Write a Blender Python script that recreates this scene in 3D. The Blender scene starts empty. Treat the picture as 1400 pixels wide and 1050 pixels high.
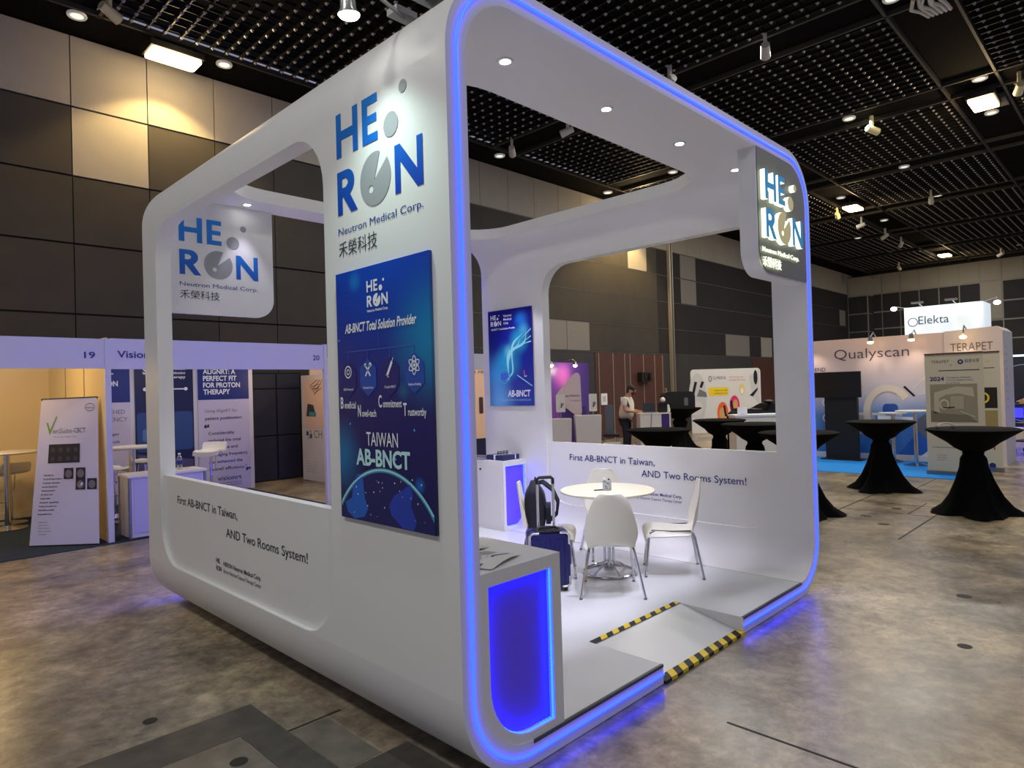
import bpy, bmesh, math, random
from mathutils import Vector, Matrix
from mathutils.geometry import tessellate_polygon
random.seed(7)
S = bpy.context.scene
COL = S.collection
pi = math.pi

# ---------------------------------------------------------------- camera
cam_d = bpy.data.cameras.new('camera'); cam = bpy.data.objects.new('camera', cam_d); COL.objects.link(cam)
yaw, pitch, roll = -0.79307476, 0.0091623, 0.02850293
Rm = Matrix.Rotation(yaw, 3, 'Z') @ Matrix.Rotation(pitch, 3, 'X') @ Matrix.Rotation(roll, 3, 'Y')
right, fwd, up = Rm.col[0].copy(), Rm.col[1].copy(), Rm.col[2].copy()
M4 = Matrix(((right.x, up.x, -fwd.x, -1.71), (right.y, up.y, -fwd.y, -2.006), (right.z, up.z, -fwd.z, 1.65), (0, 0, 0, 1)))
cam.matrix_world = M4
cam_d.sensor_width = 36; cam_d.lens = 902.33 / 1400 * 36; cam_d.clip_end = 200; cam_d.clip_start = 0.05
S.camera = cam

# ---------------------------------------------------------------- view, world, hall lamps
S.view_settings.view_transform = 'Standard'; S.view_settings.look = 'None'
S.view_settings.gamma = 1; S.view_settings.use_curve_mapping = False
S.view_settings.exposure = 0.0
W = bpy.data.worlds.new('hall ambience'); S.world = W; W.use_nodes = True
W.node_tree.nodes['Background'].inputs[0].default_value = (0.72, 0.75, 1.0, 1)
W.node_tree.nodes['Background'].inputs[1].default_value = 0.30

def lamp(kind, name, loc, energy, color, size=.2, rot=(0, 0, 0), spot=70, blend=.6, parent=None):
    d = bpy.data.lights.new(name, kind); d.energy = energy; d.color = color
    if kind == 'AREA': d.shape = 'DISK'; d.size = size
    elif kind == 'SPOT': d.shadow_soft_size = size; d.spot_size = math.radians(spot); d.spot_blend = blend
    else: d.shadow_soft_size = size
    o = bpy.data.objects.new(name, d); COL.objects.link(o); o.location = loc; o.rotation_euler = rot
    return o
WARM = (1, .72, .38); NEUT = (1, .97, .91)
# overhead hall downlights, many without a modelled fitting, plus lamps added as fill
for x, y, e in ((-4.2, .6, 235), (-4.2, 5.3, 70), (.75, -2.2, 45), (5.36, -2.0, 120), (9.99, -2.0, 190), (9.99, 3.1, 190), (14.6, 3.0, 200),
                (13.6, 5.9, 170), (19.3, 3.0, 220), (19.3, -2.0, 220), (5.36, 7.6, 100), (23.9, 6.6, 80), (28.5, 3.0, 220), (33, 3, 220), (36, 5, 90), (17.2, 6.3, 110), (-4.2, -4.1, 150)):
    lamp('AREA', 'downlight_fill_glow', (x, y, 7.55), e * .68, NEUT, .9)

# ---------------------------------------------------------------- materials
def lin(c):
    c = c / 255
    return c / 12.92 if c <= .04045 else ((c + .055) / 1.055) ** 2.4
def col(c):
    if isinstance(c, str):
        c = c.lstrip('#'); c = [int(c[i:i + 2], 16) for i in (0, 2, 4)]
    return (lin(c[0]), lin(c[1]), lin(c[2]), 1)
MATS = {}
def mat(name, c, rough=.5, metal=0, emit=0, spec=.5, noise=0, nscale=20, bump=0, trans=0, alpha=1):
    if name in MATS: return MATS[name]
    m = bpy.data.materials.new(name); m.use_nodes = True; MATS[name] = m
    nt = m.node_tree; b = nt.nodes['Principled BSDF']; C = col(c)
    b.inputs['Base Color'].default_value = C; b.inputs['Roughness'].default_value = rough
    b.inputs['Metallic'].default_value = metal; b.inputs['Specular IOR Level'].default_value = spec
    if emit:
        b.inputs['Emission Color'].default_value = C; b.inputs['Emission Strength'].default_value = emit
    if trans: b.inputs['Transmission Weight'].default_value = trans
    if noise or bump:
        tc = nt.nodes.new('ShaderNodeTexCoord'); n = nt.nodes.new('ShaderNodeTexNoise')
        n.inputs['Scale'].default_value = nscale; n.inputs['Detail'].default_value = 5
        nt.links.new(tc.outputs['Object'], n.inputs['Vector'])
        if noise:
            r = nt.nodes.new('ShaderNodeMapRange'); r.inputs[3].default_value = 1 - noise; r.inputs[4].default_value = 1 + noise
            nt.links.new(n.outputs['Fac'], r.inputs[0])
            x = nt.nodes.new('ShaderNodeVectorMath'); x.operation = 'SCALE'; x.inputs[0].default_value = C[:3]
            nt.links.new(r.outputs[0], x.inputs['Scale']); nt.links.new(x.outputs[0], b.inputs['Base Color'])
        if bump:
            bp = nt.nodes.new('ShaderNodeBump'); bp.inputs['Strength'].default_value = bump; bp.inputs['Distance'].default_value = .01
            nt.links.new(n.outputs['Fac'], bp.inputs['Height']); nt.links.new(bp.outputs[0], b.inputs['Normal'])
    return m

def led_mat(name, rgb, k):
    m = mat(name, (20, 30, 120), .4); b = m.node_tree.nodes['Principled BSDF']
    b.inputs['Emission Color'].default_value = (*rgb, 1); b.inputs['Emission Strength'].default_value = k
    return m
def print_mat(name, axis_u, stops, axis_v=None, rough=.35, glows=(), box=None):
    """printed colour artwork: a ramp along one object axis plus round ink spots at object-space points"""
    if name in MATS: return MATS[name]
    m = bpy.data.materials.new(name); m.use_nodes = True; MATS[name] = m
    nt = m.node_tree; b = nt.nodes['Principled BSDF']; b.inputs['Roughness'].default_value = rough
    tc = nt.nodes.new('ShaderNodeTexCoord'); sp = nt.nodes.new('ShaderNodeSeparateXYZ'); nt.links.new(tc.outputs['Object'], sp.inputs[0])
    lo, hi = box
    mr = nt.nodes.new('ShaderNodeMapRange'); mr.inputs[1].default_value = lo; mr.inputs[2].default_value = hi
    nt.links.new(sp.outputs[axis_u], mr.inputs[0])
    rp = nt.nodes.new('ShaderNodeValToRGB'); nt.links.new(mr.outputs[0], rp.inputs[0])
    el = rp.color_ramp.elements
    for i, (p, c) in enumerate(stops):
        e = el[i] if i < 2 else el.new(p)
        e.position = p; e.color = col(c)
    out = rp.outputs[0]
    for (pt, rad, c, k) in glows:
        sub = nt.nodes.new('ShaderNodeVectorMath'); sub.operation = 'DISTANCE'; sub.inputs[1].default_value = pt
        nt.links.new(tc.outputs['Object'], sub.inputs[0])
        g = nt.nodes.new('ShaderNodeMapRange'); g.interpolation_type = 'SMOOTHSTEP'
        g.inputs[1].default_value = rad; g.inputs[2].default_value = 0; g.inputs[3].default_value = 0; g.inputs[4].default_value = k
        nt.links.new(sub.outputs['Value'], g.inputs[0])
        mx = nt.nodes.new('ShaderNodeMix'); mx.data_type = 'RGBA'
        nt.links.new(g.outputs[0], mx.inputs[0]); nt.links.new(out, mx.inputs[6]); mx.inputs[7].default_value = col(c)
        out = mx.outputs[2]
    nt.links.new(out, b.inputs['Base Color'])
    return m

WHITE = mat('satin white laminate', (226, 226, 224), .42, noise=.02, nscale=3)
WFLOOR = mat('white platform vinyl', (214, 216, 216), .33, noise=.03, nscale=4)
WPLAS = mat('white moulded plastic', (228, 225, 208), .32)
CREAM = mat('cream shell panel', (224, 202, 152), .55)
GREYSIGN = mat('grey sign face', (128, 128, 124), .5)
CHROME = mat('polished chrome', (205, 205, 210), .12, 1)
STEEL = mat('brushed steel', (150, 150, 152), .35, 1)
BLACK = mat('matte black', (14, 14, 16), .6)
GLOSSBLK = mat('gloss black', (8, 8, 10), .15)
CLOTH = mat('black stretch cloth', (7, 7, 9), .9, spec=.1)
NAVYTXT = mat('navy vinyl lettering', (24, 42, 120), .5)
DARKTXT = mat('dark vinyl lettering', (30, 32, 60), .5)
GREYTXT = mat('grey print', (110, 110, 118), .6)
WHITETXT = mat('white print', (235, 238, 245), .5)
LOGOGREY = mat('warm grey vinyl', (150, 152, 156), .5)
LEDBLUE = led_mat('blue led tube', (.005, .016, 1), 15)
LEDBACK = led_mat('blue led tube behind', (.004, .011, 1), 36)
LEDNICHE = led_mat('blue led tape', (.002, .016, 1), 34)
LEDDOT = led_mat('blue led reflection dot', (.006, .16, 1), 3.5)
LAMPWHITE = mat('lit white lens', (255, 252, 244), .4, emit=22)
LAMPWARM = mat('lit warm lens', (255, 214, 140), .4, emit=14)
HALO = mat('lit white letter edge', (244, 252, 222), .4, emit=1.25)
BLUEFACE = mat('blue acrylic letter face', (34, 126, 178), .3, emit=.6)
TANFACE = mat('tan acrylic letter face', (190, 178, 132), .3, emit=.45)
YELLOW = mat('yellow tape', (236, 205, 30), .5)

def logo_blue():
    return print_mat('blue gradient vinyl', 2, ((0, (14, 62, 172)), (1, (24, 134, 220))), box=(2.5, 3.2))
LOGOBLUE = logo_blue()

# ---------------------------------------------------------------- mesh builder
def frame(o, u, v):
    o, u, v = Vector(o), Vector(u), Vector(v); n = u.cross(v)
    return lambda a, b, d=0: o + u * a + v * b + n * d
class MB:
    def __init__(s): s.v, s.f, s.m, s.sm, s.mats = [], [], [], [], []
    def mi(s, m):
        if m not in s.mats: s.mats.append(m)
        return s.mats.index(m)
    def add(s, V, F, m, smooth=False):
        o = len(s.v); s.v += [tuple(p) for p in V]; k = s.mi(m)
        for f in F: s.f.append(tuple(i + o for i in f)); s.m.append(k); s.sm.append(smooth)
        return s
    def box(s, lo, hi, m, M=None):
        x0, y0, z0 = lo; x1, y1, z1 = hi
        V = [Vector(p) for p in ((x0, y0, z0), (x1, y0, z0), (x1, y1, z0), (x0, y1, z0), (x0, y0, z1), (x1, y0, z1), (x1, y1, z1), (x0, y1, z1))]
        if M: V = [M @ p for p in V]
        return s.add(V, [(0, 3, 2, 1), (4, 5, 6, 7), (0, 1, 5, 4), (1, 2, 6, 5), (2, 3, 7, 6), (3, 0, 4, 7)], m)
    def sheet(s, loops, fn, m, d=0):
        if not isinstance(loops[0][0], (tuple, list)): loops = [loops]
        tri = tessellate_polygon([[Vector((a, b, 0)) for a, b in L] for L in loops])
        return s.add([fn(a, b, d) for L in loops for a, b in L], tri, m)
    def prism(s, loops, fn, d0, d1, m, side=None, smooth=False, back=True):
        if not isinstance(loops[0][0], (tuple, list)): loops = [loops]
        s.sheet(loops, fn, m, d1)
        if back: s.sheet(loops, fn, side or m, d0)
        for L in loops:
            n = len(L)
            s.add([fn(a, b, d0) for a, b in L] + [fn(a, b, d1) for a, b in L], [(i, (i + 1) % n, n + (i + 1) % n, n + i) for i in range(n)], side or m, smooth)
        return s
    def tube(s, path, r, m, seg=8, closed=False, caps=True):
        P = [Vector(p) for p in path]; n = len(P); rs = r if isinstance(r, (list, tuple)) else [r] * n
        V, F = [], []; up0 = None
        for i, p in enumerate(P):
            a = P[i - 1] if (i or closed) else p; b = P[(i + 1) % n] if (i < n - 1 or closed) else p
            t = (b - a).normalized()
            if up0 is None:
                up0 = Vector((0, 0, 1)) if abs(t.z) < .9 else Vector((1, 0, 0))
            x = t.cross(up0)
            if x.length < 1e-5: x = t.orthogonal()
            x.normalize(); y = x.cross(t); up0 = y
            for k in range(seg):
                w = 2 * pi * k / seg; V.append(p + (x * math.cos(w) + y * math.sin(w)) * rs[i])
        for i in range(n if closed else n - 1):
            j = (i + 1) % n
            for k in range(seg): F.append((i * seg + k, i * seg + (k + 1) % seg, j * seg + (k + 1) % seg, j * seg + k))
        s.add(V, F, m, True)
        if caps and not closed:
            s.add(V[:seg], [tuple(range(seg))], m); s.add(V[-seg:], [tuple(range(seg))], m)
        return s
    def lathe(s, prof, c, m, seg=32, fn=None, cap=True):
        V, F = [], []; n = len(prof)
        for r, z in prof:
            for k in range(seg):
                w = 2 * pi * k / seg; q = fn(r, z, w) if fn else (r, z)
                V.append((c[0] + q[0] * math.cos(w), c[1] + q[0] * math.sin(w), c[2] + q[1]))
        for i in range(n - 1):
            for k in range(seg): F.append((i * seg + k, i * seg + (k + 1) % seg, (i + 1) * seg + (k + 1) % seg, (i + 1) * seg + k))
        s.add(V, F, m, True)
        if cap:
            s.add(V[:seg], [tuple(range(seg))], m); s.add(V[-seg:], [tuple(range(seg))], m)
        return s
    def ball(s, c, r, m, seg=12, ring=8, M=None):
        rr = r if isinstance(r, (tuple, list)) else (r, r, r); V, F = [], []
        for i in range(ring + 1):
            t = pi * i / ring
            for k in range(seg):
                w = 2 * pi * k / seg
                p = Vector((math.sin(t) * math.cos(w) * rr[0], math.sin(t) * math.sin(w) * rr[1], math.cos(t) * rr[2]))
                if M: p = M @ p
                V.append(Vector(c) + p)
        for i in range(ring):
            for k in range(seg): F.append((i * seg + k, i * seg + (k + 1) % seg, (i + 1) * seg + (k + 1) % seg, (i + 1) * seg + k))
        return s.add(V, F, m, True)
    def shell(s, G, th, m):
        nu, nv = len(G), len(G[0]); N = [[None] * nv for _ in range(nu)]
        for i in range(nu):
            for j in range(nv):
                du = G[min(i + 1, nu - 1)][j] - G[max(i - 1, 0)][j]; dv = G[i][min(j + 1, nv - 1)] - G[i][max(j - 1, 0)]
                n = du.cross(dv); N[i][j] = n.normalized() if n.length > 1e-9 else Vector((0, 0, 1))
        A = [G[i][j] for i in range(nu) for j in range(nv)]; B = [G[i][j] + N[i][j] * th for i in range(nu) for j in range(nv)]
        o = nu * nv; F = []
        for i in range(nu - 1):
            for j in range(nv - 1):
                q = (i * nv + j, i * nv + j + 1, (i + 1) * nv + j + 1, (i + 1) * nv + j); F += [q, tuple(o + k for k in q[::-1])]
        edge = [i * nv for i in range(nu)] + [(nu - 1) * nv + j for j in range(1, nv)] + [i * nv + nv - 1 for i in range(nu - 2, -1, -1)] + [j for j in range(nv - 2, 0, -1)]
        for a, b in zip(edge, edge[1:] + edge[:1]): F.append((a, b, b + o, a + o))
        return s.add(A + B, F, m, True)
    def text(s, body, fn, x, y, w, cap, m, d=.002, bold=0, align='L', depth=0, side=None, shear=0):
        V, F, ww, loops = text_geo(body, bold, shear)
        sy = cap / .729; sx = (w / ww) if w else sy
        if align == 'C': x -= ww * sx / 2
        if align == 'R': x -= ww * sx
        s.add([fn(x + p[0] * sx, y + p[1] * sy, d + depth) for p in V], F, m)
        if depth:
            for a, b in loops:
                q = [V[a], V[b]]
                s.add([fn(x + q[0][0] * sx, y + q[0][1] * sy, d), fn(x + q[1][0] * sx, y + q[1][1] * sy, d), fn(x + q[1][0] * sx, y + q[1][1] * sy, d + depth), fn(x + q[0][0] * sx, y + q[0][1] * sy, d + depth)], [(0, 1, 2, 3)], side or m)
        return s
    def build(s, name, parent=None, local=False, origin=None, sharp=40, weld=True):
        me = bpy.data.meshes.new(name); V = s.v
        if not local:
            off = Vector(origin) if origin else (parent.matrix_world.translation if parent else Vector((0, 0, 0)))
            if parent and (parent.rotation_euler.z or parent.parent):
                raise RuntimeError('use local for ' + name)
            V = [(p[0] - off[0], p[1] - off[1], p[2] - off[2]) for p in V]
        me.from_pydata(V, [], s.f); me.update()
        for m in s.mats: me.materials.append(m)
        me.polygons.foreach_set('material_index', s.m); me.polygons.foreach_set('use_smooth', s.sm)
        if weld:
            bm = bmesh.new(); bm.from_mesh(me); bmesh.ops.remove_doubles(bm, verts=bm.verts, dist=1e-5); bmesh.ops.recalc_face_normals(bm, faces=bm.faces); bm.to_mesh(me); bm.free()
            me.set_sharp_from_angle(angle=math.radians(sharp))
        o = bpy.data.objects.new(name, me); COL.objects.link(o)
        if parent: o.parent = parent
        elif origin: o.location = origin
        return o
_tc = {}
def text_geo(body, bold=0, shear=0):
    k = (body, bold, shear)
    if k in _tc: return _tc[k]
    c = bpy.data.curves.new('t', 'FONT'); c.body = body; c.offset = bold; c.shear = shear; c.resolution_u = 3; c.fill_mode = 'FRONT'
    o = bpy.data.objects.new('t', c); COL.objects.link(o)
    bpy.context.view_layer.update()
    me = bpy.data.meshes.new_from_object(o.evaluated_get(bpy.context.evaluated_depsgraph_get()))
    V = [(v.co.x, v.co.y) for v in me.vertices]; F = [tuple(p.vertices) for p in me.polygons]
    cnt = {}
    for f in F:
        for a, b in zip(f, f[1:] + f[:1]): cnt[tuple(sorted((a, b)))] = cnt.get(tuple(sorted((a, b))), 0) + 1
    loops = [e for e, n in cnt.items() if n == 1]
    bpy.data.objects.remove(o); bpy.data.curves.remove(c); bpy.data.meshes.remove(me)
    x0 = min(p[0] for p in V); x1 = max(p[0] for p in V)
    V = [(p[0] - x0, p[1]) for p in V]
    _tc[k] = (V, F, x1 - x0, loops); return _tc[k]

def rrect(x0, y0, x1, y1, r, seg=8):
    r = r if isinstance(r, (tuple, list)) else (r,) * 4      # bl, br, tr, tl
    P = []
    for (cx, cy, a0, q) in ((x0, y0, 180, r[0]), (x1, y0, 270, r[1]), (x1, y1, 0, r[2]), (x0, y1, 90, r[3])):
        if q <= 0: P.append((cx, cy)); continue
        ox = cx + (q if cx == x0 else -q); oy = cy + (q if cy == y0 else -q)
        for i in range(seg + 1):
            w = math.radians(a0 + 90 * i / seg); P.append((ox + q * math.cos(w), oy + q * math.sin(w)))
    return P
def circ(cx, cy, r, n=24, ry=None, a0=0, a1=360):
    full = abs(a1 - a0) >= 360
    return [(cx + r * math.cos(math.radians(a0 + (a1 - a0) * i / (n if full else n - 1))), cy + (ry or r) * math.sin(math.radians(a0 + (a1 - a0) * i / (n if full else n - 1)))) for i in range(n)]
def bar2(x0, y0, x1, y1, w):
    L = math.hypot(x1 - x0, y1 - y0); nx, ny = -(y1 - y0) / L * w / 2, (x1 - x0) / L * w / 2
    return [(x0 + nx, y0 + ny), (x0 - nx, y0 - ny), (x1 - nx, y1 - ny), (x1 + nx, y1 + ny)]

def thing(name, label, cat, loc=(0, 0, 0), rz=0, group=None):
    o = bpy.data.objects.new(name, None); COL.objects.link(o); o.empty_display_size = .1
    o.location = loc; o.rotation_euler = (0, 0, rz); o.matrix_basis = o.matrix_basis
    tag(o, label, cat, group); bpy.context.view_layer.update(); return o
def tag(o, label, cat, group=None):
    o['label'] = label; o['category'] = cat
    if group: o['group'] = group
    return o
def struct(o):
    o['kind'] = 'structure'; return o
def lab(o, l):
    o['label'] = l; return o
def dup(src, loc, rz, label, group=None):
    r = src.copy(); COL.objects.link(r); r.location = loc; r.rotation_euler = (0, 0, rz); r['label'] = label
    if group: r['group'] = group
    for ch in src.children:
        c = ch.copy(); COL.objects.link(c); c.parent = r
        for g in ch.children:
            d = g.copy(); COL.objects.link(d); d.parent = c
    return r
UZ = (0, 0, 1)
# ================================================================ SETTING
# hall floor: worn polished concrete
def floor_mat():
    m = bpy.data.materials.new('worn polished concrete'); m.use_nodes = True
    nt = m.node_tree; N = nt.nodes; L = nt.links; b = N['Principled BSDF']
    tc = N.new('ShaderNodeTexCoord')
    def noise(scale, detail, dist=0, rough=.55):
        n = N.new('ShaderNodeTexNoise'); n.inputs['Scale'].default_value = scale; n.inputs['Detail'].default_value = detail
        n.inputs['Distortion'].default_value = dist; n.inputs['Roughness'].default_value = rough; L.new(tc.outputs['Object'], n.inputs['Vector']); return n
    def ramp(src, stops):
        r = N.new('ShaderNodeValToRGB'); L.new(src, r.inputs[0]); e = r.color_ramp.elements
        for i, (p, c) in enumerate(stops):
            q = e[i] if i < 2 else e.new(p)
            q.position = p; q.color = col(c) if not isinstance(c, float) else (c, c, c, 1)
        return r
    big = noise(.42, 6, .3, .6); fine = noise(2.3, 12, .15, .68); spk = noise(38, 4); grit = noise(11, 10, .3, .75)
    r1 = ramp(big.outputs['Fac'], ((.30, (92, 86, 84)), (.68, (184, 168, 136)), (.42, (124, 114, 101)), (.56, (156, 141, 116))))
    r2 = ramp(fine.outputs['Fac'], ((.32, .38), (.68, 1.5)))
    mx = N.new('ShaderNodeMix'); mx.data_type = 'RGBA'; mx.blend_type = 'MULTIPLY'; mx.inputs[0].default_value = 1
    L.new(r1.outputs[0], mx.inputs[6]); L.new(r2.outputs[0], mx.inputs[7])
    r4 = ramp(grit.outputs['Fac'], ((.34, .55), (.66, 1.4)))
    m4 = N.new('ShaderNodeMix'); m4.data_type = 'RGBA'; m4.blend_type = 'MULTIPLY'; m4.inputs[0].default_value = 1
    L.new(mx.outputs[2], m4.inputs[6]); L.new(r4.outputs[0], m4.inputs[7]); mx = m4
    r3 = ramp(spk.outputs['Fac'], ((.66, 0.0), (.74, .5)))
    m2 = N.new('ShaderNodeMix'); m2.data_type = 'RGBA'; L.new(r3.outputs[0], m2.inputs[0]); L.new(mx.outputs[2], m2.inputs[6]); m2.inputs[7].default_value = col((190, 180, 165))
    L.new(m2.outputs[2], b.inputs['Base Color'])
    rr = ramp(big.outputs['Fac'], ((.3, .24), (.7, .38))); L.new(rr.outputs[0], b.inputs['Roughness'])
    bp = N.new('ShaderNodeBump'); bp.inputs['Strength'].default_value = .05; bp.inputs['Distance'].default_value = .01
    L.new(fine.outputs['Fac'], bp.inputs['Height']); L.new(bp.outputs[0], b.inputs['Normal'])
    return m
FLOOR = floor_mat()
DKCON = mat('dark trench concrete', (76, 72, 68), .5, noise=.7, nscale=9)
LTCON = mat('pale patched concrete', (112, 105, 97), .5, noise=.7, nscale=8)
JOINT = mat('joint filler', (40, 38, 36), .7)
f = MB()
f.box((-9, -8, -.2), (40.2, 11.2, 0), FLOOR)
FZ = frame((0, 0, .0), (1, 0, 0), (0, 1, 0))
# filled service trench: an L-shaped darker strip around a square pit cover
f.prism([[(-3, 1.24), (-.37, 1.24), (-.37, -2), (-.19, -2), (-.19, 1.535), (-3, 1.535)]], FZ, -.01, .0015, DKCON)
f.prism([[(-.185, .60), (.01, .60), (.01, 1.09), (-.185, 1.09)]], FZ, -.01, .0015, LTCON)
f.prism([[(-.185, .18), (.15, .18), (.15, .585), (-.185, .585)]], FZ, -.01, .0015, DKCON)
f.prism([[(-.375, -1.2), (-1.6, -1.2), (-1.6, 1.235), (-.375, 1.235)]], FZ, -.01, .001, LTCON)
for a in ((1.29, -3, 1.305, -.45), (5.9, -.04, 8.05, -.02), (7.36, -.03, 7.375, 1.1), (5.9, .98, 9.2, 1.0), (7.4, .24, 8.3, .255), (8.04, .0, 8.055, 1.0), (9.3, .66, 10.8, .675), (-.19, 1.10, .1, 1.115)):
    f.prism([[(a[0], a[1]), (a[2], a[1]), (a[2], a[3]), (a[0], a[3])]], FZ, -.01, .0012, JOINT)
for x, y, r in ((-.62, 1.75, .035), (-.47, 1.02, .04), (3.1, -1.1, .04), (4.2, -.9, .05), (7.0, .6, .06), (6.6, .3, .06), (7.7, .45, .06)):
    f.prism([circ(x, y, r, 16)], FZ, -.01, .002, JOINT)
struct(f.build('floor'))

# acoustic panel walls
PDARK = mat('charcoal acoustic fabric', (58, 56, 53), .9, noise=.22, nscale=2.2, bump=.15)
PDARK2 = mat('black acoustic fabric', (33, 32, 36), .9, noise=.2, nscale=2)
PGREY = mat('slate wall board', (48, 49, 54), .7, noise=.15, nscale=2)
PPALE = mat('pale acoustic fabric', (150, 147, 140), .9, noise=.06, nscale=4)
PMID = mat('mid grey acoustic fabric', (122, 119, 116), .9, noise=.06, nscale=4)
PWOOD = mat('dark red folding wall veneer', (82, 48, 42), .5, noise=.25, nscale=5)
SEAM = mat('dark wall backing', (22, 22, 22), .9)  # dark backing that shows in the joints between boards
ALU = mat('aluminium trim', (168, 162, 148), .4, .6)
w = MB()
w.box((-9, 10.6, 0), (39.9, 11.0, 8.2), SEAM)
ROWZ = [(6.5, 7.66), (5.59, 6.48), (4.66, 5.57), (3.69, 4.64), (2.79, 3.67), (0, 2.77)]
ROWZ_L = [(6.5, 7.66), (5.36, 6.48), (4.25, 5.34), (3.1, 4.23), (1.9, 3.08), (0, 1.88)]
def wall_panel(x0, x1, z0, z1, m): w.box((x0 + .008, 10.56, z0 + .006), (x1 - .008, 10.6, z1 - .006), m)
x = -8.2
k = 0
while x < 9.0:                                                  # left half of the hall's back wall
    for r, (z0, z1) in enumerate(ROWZ_L):
        m = PPALE if r == 0 else PDARK
        if r == 1 and abs(x - .98) < .2: m = PPALE
        if r == 5 and 3.75 < x + .6 < 4.9: continue
        wall_panel(x, x + 1.147, z0, z1, m)
    x += 1.147
xe = x
for r, (z0, z1) in enumerate(ROWZ):
    q = xe
    while q < 39:                                                   # the upper row is in separate boards, the dark rows read as long bands
        m = PPALE if r == 0 else (PDARK if q < 18.3 else PDARK2) if r < 5 else PGREY
        w.box((q + (.006 if r == 0 else .001), 10.56, z0 + .006), (q + 1.05 - (.006 if r == 0 else .001), 10.6, z1 - .006), m); q += 1.05
    if r: w.box((xe, 10.553, z1 - .004), (39, 10.6, z1 + .016), mat('grey joint strip', (84, 82, 82), .6))
for (a, b, z0, z1, m) in ((16.70, 17.80, 5.6, 6.47, PPALE), (20.06, 21.17, 5.6, 6.47, PMID), (20.06, 21.17, 4.67, 5.56, PMID), (12.40, 13.41, 2.8, 3.66, PMID), (13.43, 14.50, 2.8, 3.66, PMID), (23.45, 25.6, 2.8, 3.66, PMID), (26.77, 27.88, 2.8, 3.66, PPALE), (36.9, 37.8, 4.7, 5.55, PMID),
                          (14.75, 18.75, 0, 2.74, PWOOD), (25.86, 38.3, 0, 2.74, PWOOD)): w.box((a, 10.545, z0), (b, 10.6, z1), m)
for q in (14.9, 15.65, 16.3, 16.6, 17.4, 18.1, 18.6): w.box((q, 10.53, 0), (q + .04, 10.6, 2.74), ALU)
w.box((19.15, 10.46, .0), (19.24, 10.6, 6.9), ALU); w.box((19.36, 10.48, 0), (19.41, 10.6, 6.9), ALU)
for z in (1.45, 1.2, .95, .7): w.box((18.72, 10.5, z), (18.8, 10.6, z + .12), ALU)
struct(w.build('wall_back'))
d = MB()
DOORM = mat('dark blue-grey door leaf', (40, 42, 52), .6)
for a, b in ((3.84, 4.32), (4.34, 4.83)):
    for z0, z1 in ((.02, .88), (.90, 1.80), (1.82, 2.1)):
        d.box((a + .006, 10.50, z0), (b - .006, 10.56, z1), DOORM)
d.box((3.80, 10.53, 0), (4.87, 10.58, 2.13), SEAM)
struct(d.build('door_1'))
w = MB()
w.box((39.2, -8, 0), (39.9, 10.6, 8.2), SEAM)
TRIM = mat('pale joint trim', (140, 138, 134), .6)
PRW = mat('dark perforated wall tile', (46, 46, 50), .9, noise=.15, nscale=3)
PRL = mat('grey perforated wall tile', (150, 148, 138), .9, noise=.06, nscale=5)
rows = [6.46, 5.44, 4.5, 3.55, 2.6, 1.6, .6]
w.box((39.17, -8, 0), (39.2, 10.6, 7.55), TRIM)
for i in range(18):
    y1 = 9.93 - .91 * i; y0 = y1 - .89
    top = 7.53
    for r, zb in enumerate(rows):
        m = PRL if (r == 0 or (r in (1, 2) and 3.55 < (y0 + y1) / 2 < 4.5)) else PRW
        w.box((39.14, y0 + .02, zb + .04), (39.19, y1 - .02, top - .04), m); top = zb
w.box((38.3, 9.5, 0), (39.2, 10.56, 7.4), TRIM)
top = 7.38
for r, zb in enumerate([6.35, 5.35, 4.35, 3.3, 2.3, 1.2, .1]):
    w.box((38.27, 9.55, zb + .03), (38.31, 10.5, top - .03), PRL if r == 0 else PRW); w.box((38.35, 9.46, zb + .03), (39.15, 9.51, top - .03), PRL if r == 0 else PRW); top = zb
struct(w.build('wall_right'))

# ceiling: black slab, channels, egg-crate grid panels and tracks
CEILB = mat('black ceiling slab', (10, 10, 12), .9)
CHAN = mat('black channel board', (7, 7, 9), .9, spec=.1)
GRID = mat('black grid fin', (11, 11, 13), .6, spec=.3)
NODE = mat('grey grid stud', (150, 149, 152), .4, .2)
TRACK = mat('grey lighting track', (50, 49, 46), .6)
c = MB(); c.box((-9, -8, 8.5), (40, 11, 8.6), CEILB)
ceiling = struct(c.build('ceiling'))
XCH = [.28 + 4.63 * k for k in range(-2, 9)]; YCH = [.13 + 4.70 * k for k in range(-2, 3)]
c = MB()
for x in XCH: c.box((x + .06, -8, 7.68), (x + .84, 10.56, 7.72), CHAN)
for y in YCH: c.box((-9, y + .06, 7.682), (39.2, y + .9 + (.2 if y > 9 else 0), 7.722), CHAN)
c.build('channel_board', ceiling)
c = MB()
for x in XCH:
    for q in (x, x + .86): c.box((q, -8, 7.60), (q + .05, 9.6, 7.70), TRACK)
for y in YCH:
    for q in (y, y + .92)[:1 if y > 9 else 2]: c.box((-9, q, 7.60), (39.2, q + .045, 7.69), TRACK)
c.build('track', ceiling)
gm = MB()
n = 15; px, py = 3.73 / n, 3.70 / n
for i in range(n): gm.box((px * (i + .5) - .011, 0, 0), (px * (i + .5) + .011, 3.70, .055), GRID)
for j in range(n): gm.box((0, py * (j + .5) - .008, .055), (3.73, py * (j + .5) + .008, .10), GRID)
for i in range(n):
    for j in range(n):
        cx, cy = px * (i + .5), py * (j + .5); s_ = .027
        gm.add([(cx - s_, cy - s_, 0), (cx + s_, cy - s_, 0), (cx + s_, cy + s_, 0), (cx - s_, cy + s_, 0), (cx, cy, -.04)], [(0, 1, 4), (1, 2, 4), (2, 3, 4), (3, 0, 4)], NODE)
g0 = None
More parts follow.
